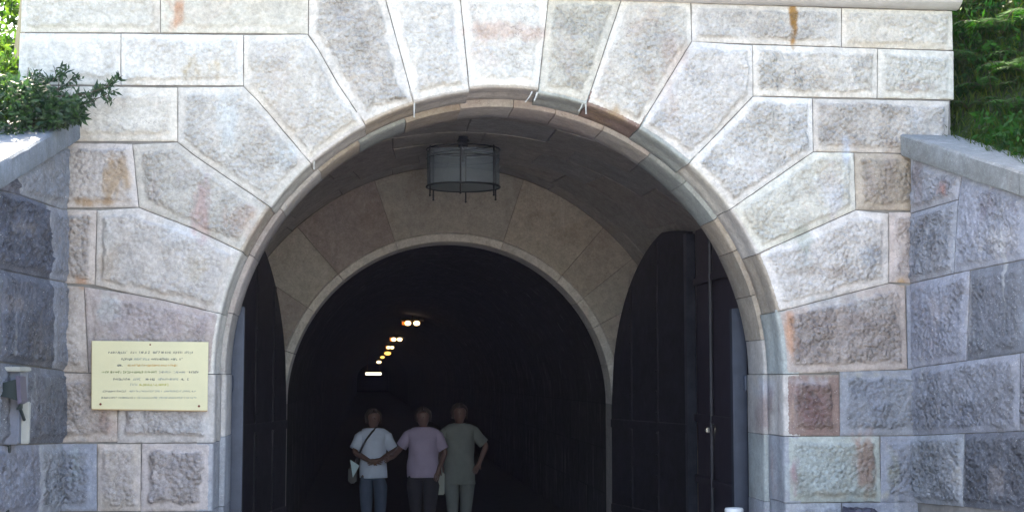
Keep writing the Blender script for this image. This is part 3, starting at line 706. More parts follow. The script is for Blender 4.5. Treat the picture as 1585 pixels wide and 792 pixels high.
def shrub(name, loc, rad, n, L, lmat, label, cat='shrub', group=None, stems=6, clumps=14, flat=1.0, seed=0):
    random.seed(seed); t = empty(name, loc); tag(t, label, cat, group); loc = Vector(loc)
    cl = []
    for i in range(clumps):
        d = rv(); d.z = abs(d.z)*1.1-.1; q = loc+Vector((d.x*rad[0], d.y*rad[1], rad[2]*.55+d.z*rad[2]*.8))*1.0*1
        cl.append((q, random.uniform(.28, .5)*min(rad)))
    mb = MB()
    for i in range(n):
        q, r = random.choice(cl); p = q+rv()*r*random.random()**.4
        d = (rv()+(p-loc).normalized()*.7+Vector((0, 0, -.25))).normalized()
        leaf(mb, p, d, L*random.uniform(.6, 1.3), L*.42, c=random.random()**1.5)
    mb.build('foliage', lmat, t, colors=True, smooth=False)
    mb = MB()
    for q, r in cl[:stems]:
        m = loc.lerp(q, .5)+rv()*.06; mb.tube([loc, m, q], [.022, .014, .005], 6)
    mb.build('stem', BARK, t)
    return t
# -- left: dark shrub overhanging the coping, with a spray of twigs lying against the stones
sp = empty('overhanging_shrub', at(30, 205, D-.45)); tag(sp, 'dark green shrub with small leafy twigs hanging over the left coping against the pale stones', 'shrub')
random.seed(3); tw = MB(); lf = MB()
def twig(px, y0, y1, r=.006):
    P = []
    for i, (a, b) in enumerate(px): P.append(at(a, b, y0+(y1-y0)*i/(len(px)-1)))
    # subdivide
    Q = []
    for i in range(len(P)-1):
        for k in range(4): Q.append(P[i].lerp(P[i+1], k/4)+rv()*.006)
    Q.append(P[-1]); tw.tube(Q, [r*(1-.7*i/len(Q)) for i in range(len(Q))], 6)
    for i in range(2, len(Q)):
        for k in range(random.choice((3, 4, 5))):
            t = (Q[i]-Q[i-1]).normalized(); d = (t*.5+rv()*.9).normalized(); leaf(lf, Q[i]+rv()*.008, d, random.uniform(.04, .085), .020, c=random.random()*.8)
        if random.random() < .45:
            e = Q[i]+(rv()+Vector((0, 0, .6))).normalized()*random.uniform(.05, .12); tw.tube([Q[i], e], [.003, .0015], 5)
            for k in range(7): leaf(lf, Q[i].lerp(e, random.random()), rv(), random.uniform(.03, .06), .018, c=random.random()*.7)
for p in [[(30, 190), (75, 150), (120, 148), (165, 136), (183, 122)], [(40, 200), (85, 175), (120, 168), (145, 155), (176, 140)], [(30, 180), (60, 140), (85, 122), (100, 112)],
          [(20, 190), (60, 160), (95, 135), (118, 120)], [(40, 200), (80, 190), (115, 180), (128, 168)], [(10, 170), (40, 130), (62, 118)], [(60, 190), (100, 165), (135, 150), (150, 138)],
          [(0, 200), (40, 170), (80, 160), (105, 155)], [(20, 200), (60, 185), (95, 172), (120, 158)], [(70, 190), (88, 150), (93, 105)]]:
    twig(p, D-.55, D-.16)
for i in range(2600):
    a = random.random()**.8; x = -25+150*a; top = 112+28*a+(20 if a > .7 else 0); bot = 222-38*a
    p = at(x, random.uniform(top, bot), D-random.uniform(.15, .75)-(.1 if a < .4 else 0)); leaf(lf, p, (rv()+Vector((0, -.2, -.3))).normalized(), random.uniform(.03, .09), .028, c=min(1, random.random()**1.4*.9+max(0, .45-a)*.8))
lf.build('foliage', LEAF_D, sp, colors=True, smooth=False); tw.build('twigs', BARK, sp)
# -- left: sunlit bushes behind
for (x, y, rd, n_, L, lm, lb, sd) in [
  (-3.15, 11.3, (.45, .5, .55), 3200, .075, LEAF_L, 'bright yellow green bush glittering in the sun just behind the left edge of the portal', 11),
  (-3.25, 12.6, (.5, .6, 1.15), 2600, .085, LEAF_L, 'taller loose sunlit bush behind the left edge of the portal, white sky between its leaves', 12),
  (-3.9, 14.6, (.8, .7, 1.9), 3600, .11, LEAF_L, 'highest sunlit bush reaching the upper left corner', 14),
  (-2.95, 9.7, (.4, .6, .40), 2600, .07, LEAF_L, 'low sunlit bush behind the left coping', 13)]:
    shrub('bush', (x, y, bank_h(x, y)), rd, n_, L, lm, lb, seed=sd, clumps=20)
random.seed(23); mb = MB()
for i in range(9000):
    x = -2.66-random.random()**1.4*3.5; y = random.uniform(7.2, 14.5); p = Vector((x, y, bank_h(x, y)-.01)); d = Vector((random.gauss(0, .4), random.gauss(-.2, .4), 1)).normalized(); L = random.uniform(.06, .16); s_ = rv(); s_.z = 0; s_ = s_.normalized()*.005; c = random.random()
    mb.add([p-s_, p+s_, p+d*L], [(0, 1, 2)], (c, c, c))
tag(mb.build('grass', GRASS, colors=True, smooth=False), 'sunlit grass under the bushes behind the left coping', kind='stuff')
# -- right: grass and plants on the bank
random.seed(21); mb = MB()
for i in range(46000):
    x = 4.44+random.random()**1.4*3.6; y = random.uniform(7.2, 15.5)
    z = bank_h(x, y)-.01; d = (Vector((random.gauss(0, .45), random.gauss(-.25, .45), 1))).normalized(); L = random.uniform(.06, .22); s = rv(); s.z = 0; s = s.normalized()*.006
    p = Vector((x, y, z)); m = p+d*L*.6; e = p+d*L+Vector((random.gauss(-.1, .2)*L, -.3*L, -.2*L)); c = random.random()**1.2
    mb.add([p-s, p+s, m+s*.8, e, m-s*.8], [(0, 1, 2, 4), (4, 2, 3)], (c, c, c))
tag(mb.build('grass', GRASS, colors=True, smooth=False), 'dark green grass with yellowish tufts covering the bank above the right coping', kind='stuff')
random.seed(22)
pl_i = 0
def fern(loc, nf, L, label, lm=LEAF_R, droop=.6, seed=0):
    random.seed(seed); t = empty('fern', loc); tag(t, label, 'fern', 'ferns and leafy plants on the right bank'); loc = Vector(loc); mb = MB(); sb = MB()
    for k in range(nf):
        az = random.uniform(0, 6.283); o = Vector((math.cos(az), math.sin(az)-.25, 0)); Lk = L*random.uniform(.6, 1.15); pts = []
        for i in range(15):
            u = i/14; pts.append(loc+o*Lk*u*.9+Vector((0, 0, Lk*(.75*u-droop*u*u*1.15))))
        sb.tube(pts, [.004*(1-.8*i/14) for i in range(15)], 5)
        for i in range(2, 15):
            tt = (pts[i]-pts[i-1]).normalized(); s = tt.cross(Vector((0, 0, 1))).normalized(); w_ = Lk*.26*math.sin(math.pi*min(1, (i+1)/15))**.7
            for sd in (-1, 1):
                for _ in range(2):
                    leaf(mb, pts[i].lerp(pts[i-1], random.random()), (s*sd+tt*.45+Vector((0, 0, -.25))+rv()*.12).normalized(), w_, w_*.22, Vector((0, 0, 1)), c=random.random())
    mb.build('fronds', lm, t, colors=True, smooth=False); sb.build('stems', BARK, t)
for i, (px, py, yy, L, lb) in enumerate([(1500, 110, 11.6, .42, 'bright green fern close beside the right edge of the portal'), (1550, 60, 12.2, .5, 'green fern high on the right bank near the top of the frame'),
        (1535, 150, 11.2, .38, 'fern in the middle of the right bank with arching fronds'), (1575, 190, 10.8, .35, 'fern at the far right of the bank just above the coping'),
        (1495, 20, 12.5, .5, 'dark fern in the upper corner beside the cornice end'), (1490, 190, 11.0, .3, 'small fern low beside the stones above the right coping'), (1590, 120, 11.6, .45, 'fern half outside the right side of the frame')]):
    p = at(px, py, yy); p.x = max(p.x, 4.62); z = bank_h(p.x, p.y)
    # slide along the ray until it stands on the bank
    for s in range(60):
        q = at(px, py, 10.2+s*.08)
        if q.z <= bank_h(q.x, q.y): break
    q.x = max(q.x, 4.66); q.z = bank_h(q.x, q.y); fern(q, 16, L, lb, seed=40+i)
random.seed(24); mb = MB()
for i in range(26000):
    cx_, cy_ = 4.5+random.random()**1.3*3.4, random.uniform(9.0, 15.5)
    if noise.noise(Vector((cx_*1.3, cy_*1.3, 7))) < -.12: continue
    p = Vector((cx_, cy_, bank_h(cx_, cy_)+random.random()**2*.28)); leaf(mb, p, (rv()+Vector((-.1, -.5, .1))).normalized(), random.uniform(.03, .10), .030, c=min(1, max(0, .45+.9*noise.noise(Vector((cx_*2, cy_*2, 3)))+random.gauss(0, .2))))
tag(mb.build('ground_cover', LEAF_R, colors=True, smooth=False), 'low leafy green ground cover between the ferns on the right bank', kind='stuff')
shrub('bush', (6.0, 11.7, bank_h(6.0, 11.7)), (.7, .6, .5), 5200, .07, LEAF_R, 'leafy green bush on the right bank above the coping', seed=51, clumps=20)
shrub('bush', (5.2, 13.6, bank_h(5.2, 13.6)), (.7, .5, .7), 5200, .075, LEAF_D, 'dark shaded bush behind the right end of the cornice', seed=52, clumps=20)
def spruce(loc, H, label, seed):
    random.seed(seed); t = empty('spruce_tree', loc); tag(t, label, 'spruce'); loc = Vector(loc); tb = MB(); tb.tube([loc, loc+Vector((.03, 0, H*.5)), loc+Vector((0, 0, H))], [.11, .07, .01], 8); tb.build('trunk', BARK, t)
    mb = MB(); bb = MB()
    for i in range(95):
        u = (i+.5)/95; z = .25+u*(H-.3); az = i*2.4+random.uniform(-.3, .3); Lb = (1-u)*H*.34*random.uniform(.75, 1.15)+.12
        o = Vector((math.cos(az), math.sin(az), 0)); pts = [loc+Vector((0, 0, z))+o*Lb*k/8+Vector((0, 0, -.5*Lb*(k/8)+.22*Lb*(k/8)**2)) for k in range(9)]
        bb.tube(pts, [.012*(1-.8*k/8) for k in range(9)], 5)
        for k in range(1, 9):
            for _ in range(4):
                side = o.cross(Vector((0, 0, 1)))*random.choice((-1, 1)); b = pts[k].lerp(pts[k-1], random.random()); d = (side*.9+o*.7+Vector((0, 0, -.35))+rv()*.2).normalized(); Lt = Lb*.28*(1.15-k/9)+.05
                for m_ in range(9):
                    q = b+d*Lt*m_/9; 
                    for s2 in (-1, 1): leaf(mb, q, (d*.6+rv()*.8).normalized(), .045, .007, c=random.random())
    mb.build('foliage', NEEDLE, t, colors=True, smooth=False); bb.build('branches', BARK, t)
spruce((6.3, 13.0, bank_h(6.3, 13.0)), 4.2, 'dark spruce with drooping boughs at the top right corner', 61)

# ================================================================== GATE, PIPES
for sd, lb in ((-1, 'blue grey square steel post behind the left edge of the front arch'), (1, 'blue grey square steel post behind the right edge of the front arch')):
    x0, x1 = (at(355, 690, YB+.12).x, at(375.5, 690, YB+.12).x) if sd < 0 else (at(1135, 690, YB+.12).x, at(1157, 690, YB+.12).x)
    xm = (x0+x1)/2; dx = abs(xm-CX)+.04; zt_ = CZ+math.sqrt(max(.1, 2.12**2-dx*dx))
    g = empty('gate_post', (xm, YB+.15, 0)); tag(g, lb, 'gate post', 'steel gate posts inside the front arch')
    m = MB(); m.box((xm, YB+.15, zt_/2), (x1-x0, .09, zt_), bev=.006); post = m.build('post', STEEL, g)
    for z in (.5, 1.95):
        m = MB(); m.tube([(xm+sd*.045, YB+.085, z-.06), (xm+sd*.045, YB+.085, z+.06)], .022, 12); m.box((xm+sd*.02, YB+.098, z), (.06, .012, .09)); m.build('hinge', STEEL, g)
def door(hx, nx, ny, lb):
    hy = YI-.10; g = empty('gate_leaf', (hx, hy, 0)); tag(g, lb, 'gate', 'open steel gate leaves')
    d = Vector((nx-hx, ny-hy, 0)); W = d.length; d.normalize(); nr = Vector((-d.y, d.x, 0)); s_in = -1 if nx > hx else 1
    K = 26; th = .03; top = []
    sg = 1 if nx > 1 else -1
    for i in range(K+1):
        s = W*i/K; r = IR-.04; x = r-s; zz = (ICZ)+math.sqrt(max(0, r*r-x*x)); P = Vector((hx, hy, 0))+d*s
        zv = vtop(P.x, P.y, .05)
        top.append((s, min(zz, zv)))
    m = MB(); V = []; 
    for off in (-th, th):
        for s, z in top: P = Vector((hx, hy, 0))+d*s+nr*off; V += [(P.x, P.y, .04), (P.x, P.y, z)]
    n = 2*(K+1); Fs = []
    for i in range(K):
        for o in (0, n): Fs.append((o+2*i, o+2*i+2, o+2*i+3, o+2*i+1))
        Fs += [(2*i+1, 2*i+3, n+2*i+3, n+2*i+1), (2*i, 2*i+2, n+2*i+2, n+2*i)]
    Fs += [(0, 1, n+1, n), (2*K, 2*K+1, n+2*K+1, n+2*K)]
    m.add(V, Fs); pan = m.build('panel', DOOR, g, ang=30)
    for q in (.35, 1.35):   # cross rails on the court side
        m = MB(); c = Vector((hx, hy, 0))+d*W*.5; m.box((c.x-nr.x*s_in*0, c.y, q+.1), (W*.98, th*2+.05, .10), rz=math.atan2(d.y, d.x), bev=.006); m.build('rail', DOOR, pan)
    inn = nr if (Vector((ICX, 0, 0))-Vector((hx, 0, 0))).dot(nr) > 0 else -nr
    for q in (.28, .62):   # vertical battens
        c = Vector((hx, hy, 0))+d*W*q+inn*(th+.008); hz_ = top[int(K*q)][1]-.08; m = MB(); m.box((c.x, c.y, hz_/2+.05), (.07, .016, hz_), rz=math.atan2(d.y, d.x), bev=.004)
        for k in range(14):
            p_ = c+inn*.010; m.sphere((p_.x, p_.y, .2+k*(hz_-.2)/14), .011, 5)
        m.build('batten', DOOR, pan)
    m = MB(); e = Vector((hx, hy, 0))+d*(W-.03); zt_ = top[-1][1]-.02; m.box((e.x, e.y, zt_/2+.02), (.07, .11, zt_-.04), rz=math.atan2(d.y, d.x), bev=.006); m.build('edge_bar', EDGE, pan)
    for z in (.5, 1.5):
        m = MB(); m.tube([(hx, hy+.03, z), (hx, hy+.03, z+.16)], .025, 10); m.build('hinge', BLACK, pan)
hl = at(440, 600, YI-.1).x; hr = at(950, 600, YI-.1).x
door(hr, 3.47, 14.95, 'tall black arched gate leaf folded open against the right side of the chamber')
door(hl, -1.38, 15.0, 'tall black arched gate leaf folded open against the left side of the chamber')
g = empty('gate_leaf', (3.10, YB+.32, 0)); tag(g, 'dark purplish steel gate leaf folded back behind the right gate post and the thin pipe', 'gate', 'open steel gate leaves')
pa, pb = Vector((3.14, YB+.32, 0)), Vector((at(1083, 600, 13.35).x, 13.35, 0)); dd = (pb-pa).normalized(); az = math.atan2(dd.y, dd.x); mid = (pa+pb)/2; PURP = mat('purple_black_steel', (.032, .024, .038), .5, .3, bump=.1, bscale=12, var=.3)
m = MB(); m.box((mid.x, mid.y, 1.72), ((pb-pa).length, .05, 3.36), rz=az, bev=.006); pan = m.build('panel', PURP, g)
for z in (.35, 1.05, 1.62, 2.9): m = MB(); m.box((mid.x-.04, mid.y, z), ((pb-pa).length*.96, .05, .07), rz=az, bev=.005); m.build('rail', PURP, pan)
m = MB(); q = pa+dd*1.2; m.box((q.x-.06, q.y, 1.52), (.05, .05, .05), bev=.01); m.build('bolt', mat('bright_bolt', (.7, .7, .7), .25, .9), pan)
for px, r, zt_, lb in ((1101, .020, 3.8, 'thin dark vertical pipe between the big black gate leaf and the right gate post'),):
    p = at(px, 600, 12.6); zv = vtop(p.x, 12.6)
    g = empty('vertical_pipe', (p.x, 12.6, 0)); tag(g, lb, 'pipe')
    m = MB(); m.tube([(p.x, 12.6, 0), (p.x, 12.6, zv)], r, 16); m.build('pipe', PIPE, g)
    for z in (1.2, 2.6): m = MB(); m.tube([(p.x, 12.6, z-.02), (p.x, 12.6, z+.02)], r*1.12, 16); m.build('collar', PIPE, g)

# ================================================================== LANTERN
LY = 14.9; lp = at(717, 270, LY); tz = at(717, 232, LY).z; bz = at(717, 291, LY).z; LR = .385
ln = empty('hanging_lantern', (lp.x, LY, bz)); tag(ln, 'large round glass lantern with dark iron bars hanging from the chamber vault', 'lantern')
gm = bpy.data.materials.new('lantern_glass'); gm.use_nodes = True; n = gm.node_tree.nodes; l = gm.node_tree.links
tr = n.new('ShaderNodeBsdfTransparent'); tr.inputs[0].default_value = (.80, .90, .96, 1); df = n.new('ShaderNodeBsdfPrincipled'); df.inputs['Base Color'].default_value = (.35, .45, .55, 1); df.inputs['Roughness'].default_value = .25
ms = n.new('ShaderNodeMixShader'); ms.inputs[0].default_value = .40; l.new(tr.outputs[0], ms.inputs[1]); l.new(df.outputs[0], ms.inputs[2]); l.new(ms.outputs[0], n['Material Output'].inputs[0])
m = MB(); K = 48; V = [(lp.x+LR*math.cos(6.28318*i/K), LY+LR*math.sin(6.28318*i/K), z) for z in (bz+.02, tz-.03) for i in range(K)]
m.add(V, [(i, (i+1) % K, K+(i+1) % K, K+i) for i in range(K)]); m.build('glass_drum', gm, ln)
m = MB(); m.lathe([(LR+.006, bz), (LR+.006, bz+.012), (.0001, bz+.012)], (lp.x, LY, 0), 48, False); m.build('bottom_pane', mat('lantern_bottom', (.20, .30, .34), .3, alpha=.75), ln)
def ring(mb, z, R_, r, n=48):
    V = []; 
    for i in range(n):
        a = 6.28318*i/n
        for k in range(6):
            b = 6.28318*k/6; V.append((lp.x+(R_+r*math.cos(b))*math.cos(a), LY+(R_+r*math.cos(b))*math.sin(a), z+r*math.sin(b)))
    mb.add(V, [(i*6+k, i*6+(k+1) % 6, ((i+1) % n)*6+(k+1) % 6, ((i+1) % n)*6+k) for i in range(n) for k in range(6)])
for z, rr in ((bz+.01, .010), (tz, .008), (tz-.10, .004)):
    m = MB(); ring(m, z, LR+.004, rr); m.build('hoop', BLACK, ln)
for i in range(6):
    a = math.radians(-158+60*i); x, y = lp.x+LR*math.cos(a), LY+LR*math.sin(a); m = MB(); m.box((x, y, (bz+tz)/2-.035), (.016, .010, tz-bz+.11), rz=a+1.57); m.sphere((x, y, bz-.10), .012, 6); m.build('bar', BLACK, ln)
m = MB()
for i in range(3):
    a = math.radians(60*i+22); m.tube([(lp.x+LR*math.cos(a), LY+LR*math.sin(a), tz), (lp.x-LR*math.cos(a), LY-LR*math.sin(a), tz)], .006, 6)
m.build('spokes', BLACK, ln)
zv = vtop(lp.x, LY, 0)
m = MB(); m.lathe([(.02, tz), (.05, tz+.02), (.055, tz+.07), (.03, tz+.12), (.018, tz+.14)], (lp.x, LY, 0), 16); m.build('cap', BLACK, ln)
m = MB(); m.tube([(lp.x, LY, tz+.13), (lp.x, LY, zv-.03)], .014, 10); m.lathe([(.07, zv-.05), (.05, zv-.02), (.05, zv+.01)], (lp.x, LY, 0), 16); m.build('hanger', BLACK, ln)
m = MB(); m.tube([(lp.x, LY, tz), (lp.x, LY, tz-.13)], .02, 10); m.build('lamp_socket', BLACK, ln)

# ================================================================== TUNNEL LAMPS
BULB = mat('warm_bulb', (1, .8, .5), .4, emit=(1, .50, .12), estr=.42)
HOT = mat('bright_bulb', (1, .9, .7), .4, emit=(1, .72, .40), estr=.7)
TUBEM = mat('fluorescent_tube', (1, 1, .95), .4, emit=(1, .85, .70), estr=.6)
RUST = mat('lamp_housing', (.09, .06, .04), .6, .2)
for i, (px, py, w_, nb, col) in enumerate([(638, 500, 36, 2, 'h'), (614, 525, 24, 2, 'h'), (604, 537.5, 15, 2, 'h'), (600, 546.5, 12, 1, 'y'), (592, 552.5, 8, 1, 'o'), (586.5, 560, 9, 1, 'h'), (579, 568, 5, 1, 'o')]):
    yy = F_PX*1.42/(VY-py); p = at(px, py, yy); s = yy/F_PX
    g = empty('ceiling_lamp', (p.x, yy, p.z)); 
    lbs = ['nearest warm twin bulb ceiling lamp, uppermost of the row in the black tunnel', 'second warm twin bulb lamp down the receding tunnel row', 'third tunnel lamp, a small white twin light', 'small yellow oval tunnel lamp just below the third light',
           'dim reddish tunnel lamp between the yellow one and the last bright one', 'small bright orange tunnel lamp near the low end of the row', 'faint lowest speck of the row just above the white tube']
    tag(g, lbs[i], 'ceiling lamp', 'ceiling lamps along the tunnel')
    m = MB(); zr_ = ICZ+math.sqrt(max(.01, (RB+.0)**2-(p.x-ICX)**2))-.02
    m.box((p.x, yy+.02, p.z+.07), (w_*s*1.0, .14, .05), bev=.01)
    m.tube([(p.x, yy+.02, p.z+.09), (p.x, yy+.02, zr_)], .015, 6); hs = m.build('housing', RUST, g)
    for k in range(nb):
        off = (k-.5)*11*s*(w_/36*1.25) if nb == 2 else 0; rr = (4.6*s*(w_/36)**.6) if nb == 2 else w_*.42*s
        m = MB(); m.sphere((p.x+off-2*s*(nb-1)*0, yy-.03, p.z), rr, 10, (1.1, 1, .8) if nb == 2 else (1, .6, .55)); m.build('bulb', HOT if col == 'h' else BULB, g)
    if nb == 2:
        m = MB(); m.box((p.x-w_*s*.33, yy-.03, p.z+.0), (w_*s*.22, .05, 5*s), bev=.004); m.build('amber_glass', mat('amber_glass', (.5, .2, .05), .4, emit=(1, .25, .04), estr=.12), g)
p = at(578, 578, 70); g = empty('tube_light', tuple(p)); tag(g, 'short horizontal white tube light glowing below the row of lamps', 'tube light')
m = MB(); s = 70/F_PX; m.tube([(p.x-12*s, 70, p.z), (p.x+12*s, 70, p.z)], 2.0*s, 10); m.build('tube', TUBEM, g)
m = MB(); m.box((p.x, 70.08, p.z+.07), (24*s, .1, .06)); m.tube([(p.x-.3, 70.08, p.z+.08), (p.x-.3, 70.08, ICZ+1.85)], .012, 6); m.tube([(p.x+.3, 70.08, p.z+.08), (p.x+.3, 70.08, ICZ+1.85)], .012, 6); m.build('housing', RUST, g)

# ================================================================== PLAQUE
PY = D-.062; a_, b_ = at(142, 527, PY), at(322, 634, PY)
c1, c2, c3 = at(142.5, 527, PY), at(322.5, 529, PY), at(321, 634.5, PY); c4 = at(142, 632, PY)
pq = empty('plaque', ((a_.x+b_.x)/2, PY, b_.z)); tag(pq, 'cream rectangular plaque with rows of small worn writing fixed to the left stones', 'plaque')
CREAM = mat('cream_enamel', (.66, .61, .39), .45, var=.05, vscale=3)
m = MB(); Q = [c1, c2, c3, c4]; V = [(q.x, PY, q.z) for q in Q]+[(q.x, PY+.014, q.z) for q in Q]
m.add(V, [(0, 1, 2, 3), (4, 7, 6, 5), (0, 4, 5, 1), (1, 5, 6, 2), (2, 6, 7, 3), (3, 7, 4, 0)]); plate = m.build('plate', CREAM, pq, smooth=False)
TAN = mat('plate_rim', (.50, .36, .20), .5)
m = MB(); m.tube([(c4.x, PY+.006, c4.z-.003), (c3.x, PY+.006, c3.z-.003)], .006, 8); m.tube([(c4.x-.002, PY+.008, c4.z), (c1.x-.002, PY+.008, c1.z)], .004, 8); m.build('rim', TAN, pq)
random.seed(77)
inks = {'d': mat('ink_dark', (.09, .11, .14), .6), 'o': mat('ink_orange', (.60, .30, .05), .6), 'y': mat('ink_olive', (.42, .40, .04), .6), 'g': mat('ink_green', (.14, .22, .07), .6), 's': mat('ink_grey', (.26, .30, .30), .6)}
lines = [[(168, 196, 'd'), (202, 209, 'd'), (216, 231, 'd'), (237, 263, 'd'), (268, 280, 'd'), (286, 298, 'd')],
         [(188, 203, 'd'), (207, 231, 's'), (234, 262, 'd'), (265, 275, 'd'), (278, 281, 'd')], [(181, 190, 'd'), (198, 273, 'o')],
         [(158, 188, 'g'), (191, 220, 'g'), (224, 242, 'g'), (246, 264, 's'), (269, 288, 's'), (293, 306, 'd')], [(176, 200, 'd'), (206, 218, 's'), (226, 240, 'd'), (245, 275, 's'), (280, 286, 'd'), (290, 292, 'd')],
         [(202, 211, 's'), (216, 260, 'y')], [(159, 178, 'd'), (181, 194, 'd'), (200, 250, 's'), (254, 302, 's')], [(157, 180, 'd'), (184, 205, 'd'), (208, 242, 's'), (247, 304, 's')]]
for li, (seg, yy) in enumerate(zip(lines, (545, 555.5, 565, 575.5, 586.5, 595, 605, 615))):
    for x0, x1, ik in seg:
        mb = MB(); x = x0
        while x < x1:
            wd = random.uniform(1.6, 2.8); hh = random.uniform(2.2, 3.6) if li < 6 else random.uniform(1.6, 2.6)
            def stroke(xa, ya, xb, yb, t=.30):
                p, q = at(xa, ya, PY-.0015), at(xb, yb, PY-.0015); d = (q-p); 
                if d.length < 1e-5: return
                n_ = Vector((-d.z, 0, d.x)).normalized()*t/F_PX*D*.9
                mb.add([p-n_, p+n_, q+n_, q-n_], [(0, 1, 2, 3)])
            for _ in range(random.choice((2, 3, 3))):
                k = random.random()
                if k < .5: xx = x+random.choice((0, wd-.6)); stroke(xx, yy-hh/2, xx+random.uniform(-.2, .2), yy+hh/2)
                elif k < .8: zz_ = yy+random.choice((-hh/2, 0, hh/2)); stroke(x, zz_, x+wd-.5, zz_)
                else: stroke(x, yy+hh/2, x+wd-.6, yy-hh/2)
            x += wd+.5
        mb.build('word', inks[ik], plate, smooth=False)
SCR = mat('rusty_screw', (.16, .03, .02), .6, .4)
for x, y in ((155.5, 625), (308, 628), (232.5, 533)):
    p = at(x, y, PY-.003); m = MB(); m.tube([(p.x, PY-.004, p.z), (p.x, PY+.03, p.z)], .0085 if y > 600 else .006, 10); m.build('screw', SCR, plate)

# ================================================================== FLOODLIGHT AND CABINET on the left wall
DARKT = mat('floodlight_housing', (.02, .035, .04), .45, .3); PALE = mat('pale_painted_metal', (.33, .34, .33), .5, bump=.1, var=.15)
fy = 8.95
a_ = at(-26, 585, fy); b_ = at(24, 688, fy)
cb = empty('wall_cabinet', (a_.x, fy, b_.z)); tag(cb, 'pale grey metal cabinet at the left edge behind the dark floodlight', 'cabinet')
cab_z0, cab_z1 = b_.z, at(0, 574, fy).z
m = MB(); m.box(((a_.x+b_.x)/2, fy+.17, (cab_z0+cab_z1)/2), (b_.x-a_.x, .22, cab_z1-cab_z0), bev=.008); cbb = m.build('body', mat('cabinet_blue_grey', (.15, .17, .23), .45, var=.25, vscale=9), cb)
m = MB(); m.box(((a_.x+b_.x)/2, fy+.15, cab_z1+.012), (b_.x-a_.x+.03, .29, .03), bev=.006); m.build('lid', PALE, cbb)
e = at(31, 640, fy); m = MB(); m.box((e.x, fy+.15, (cab_z0+at(0, 622, fy).z)/2), (.05, .05, at(0, 622, fy).z-cab_z0), bev=.006); m.build('side_rail', PALE, cbb)
m = MB(); m.box(((a_.x+b_.x)/2, fy+.17, cab_z0/2), (.06, .06, cab_z0), bev=.004); m.build('stand', DARKT, cb)
fl = empty('floodlight', tuple(at(12, 605, fy))); tag(fl, 'small dark floodlight pointing to the right at the left edge of the frame', 'floodlight')
def quad_prism(mb, px, y0, y1): 
    A = [at(x, y, fy) for x, y in px]; V = [(p.x, y0, p.z) for p in A]+[(p.x, y1, p.z) for p in A]; k = len(A)
    mb.add(V, [tuple(range(k)), tuple(range(k, 2*k))[::-1]]+[(i, (i+1) % k, k+(i+1) % k, k+i) for i in range(k)])
m = MB(); quad_prism(m, [(-16, 592), (8, 592), (31, 586), (33, 620), (10, 613), (-16, 612)], fy-.07, fy+.05); flh = m.build('housing', DARKT, fl, ang=20)
m = MB(); quad_prism(m, [(29.5, 581), (36, 582), (38.5, 622), (32.5, 625)], fy-.085, fy+.065); m.build('front_rim', mat('rim_violet_grey', (.10, .09, .14), .5, .3), flh, ang=20)
m = MB(); quad_prism(m, [(30, 612), (34, 612), (34, 632), (26, 634), (26, 630), (30, 629)], fy-.01, fy+.02); m.tube([tuple(at(30, 629, fy)), (at(30, 660, fy).x, fy+.12, at(30, 650, fy).z)], .010, 8); m.build('bracket', DARKT, fl)
m = MB(); quad_prism(m, [(-3, 599), (6, 599), (6, 604), (-3, 604)], fy-.073, fy-.0705); m.build('label_plate', PALE, flh, smooth=False)

# ================================================================== BINS whose tops just enter the frame
def bin_(px, py, y, r, label, body, top, kind):
    p = at(px, py, y); g = empty('litter_bin', (p.x, y, 0)); tag(g, label, 'litter bin', 'things standing below the frame at the right jamb'); H = p.z
    m = MB(); m.lathe([(r*.82, .02), (r*.86, .1), (r, H-.09), (r, H-.05)], (p.x, y, 0), 28); m.build('body', body, g)
    if kind:
        m = MB(); m.lathe([(r*.95, H-.05), (r*1.05, H-.035), (r*1.05, H-.012), (r*.98, H), (r*.8, H-.004), (.001, H-.02)], (p.x, y, 0), 28, False); m.build('lid', top, g)
    else:
        m = MB(); V = []; n_ = 26
        for j in range(7):
            for i in range(n_):
                a = 6.283*i/n_; rr = r*(1.06 if j == 0 else 1.1-.17*j); k = noise.noise(Vector((math.cos(a)*3+5, math.sin(a)*3, j*.9)))
                V.append((p.x+rr*math.cos(a)*(1+.12*k), y+rr*math.sin(a)*(1+.12*k), H-.06+min(j, 3)*.018+k*.028))
        m.add(V, [(j*n_+i, j*n_+(i+1) % n_, (j+1)*n_+(i+1) % n_, (j+1)*n_+i) for j in range(6) for i in range(n_)]+[tuple(6*n_+i for i in range(n_))]); m.build('liner', top, g)
bin_(1136, 785.5, 11.0, .07, 'narrow dark blue bin with a white rim at the foot of the right jamb', mat('bin_blue', (.05, .07, .16), .4), mat('white_enamel', (.75, .76, .78), .3), True)
bin_(1330, 786, 9.9, .17, 'dark violet bag lined bin in front of the right stones, only its top in view', mat('bin_dark', (.05, .055, .07), .5), mat('dark_liner', (.03, .032, .055), .35), False)

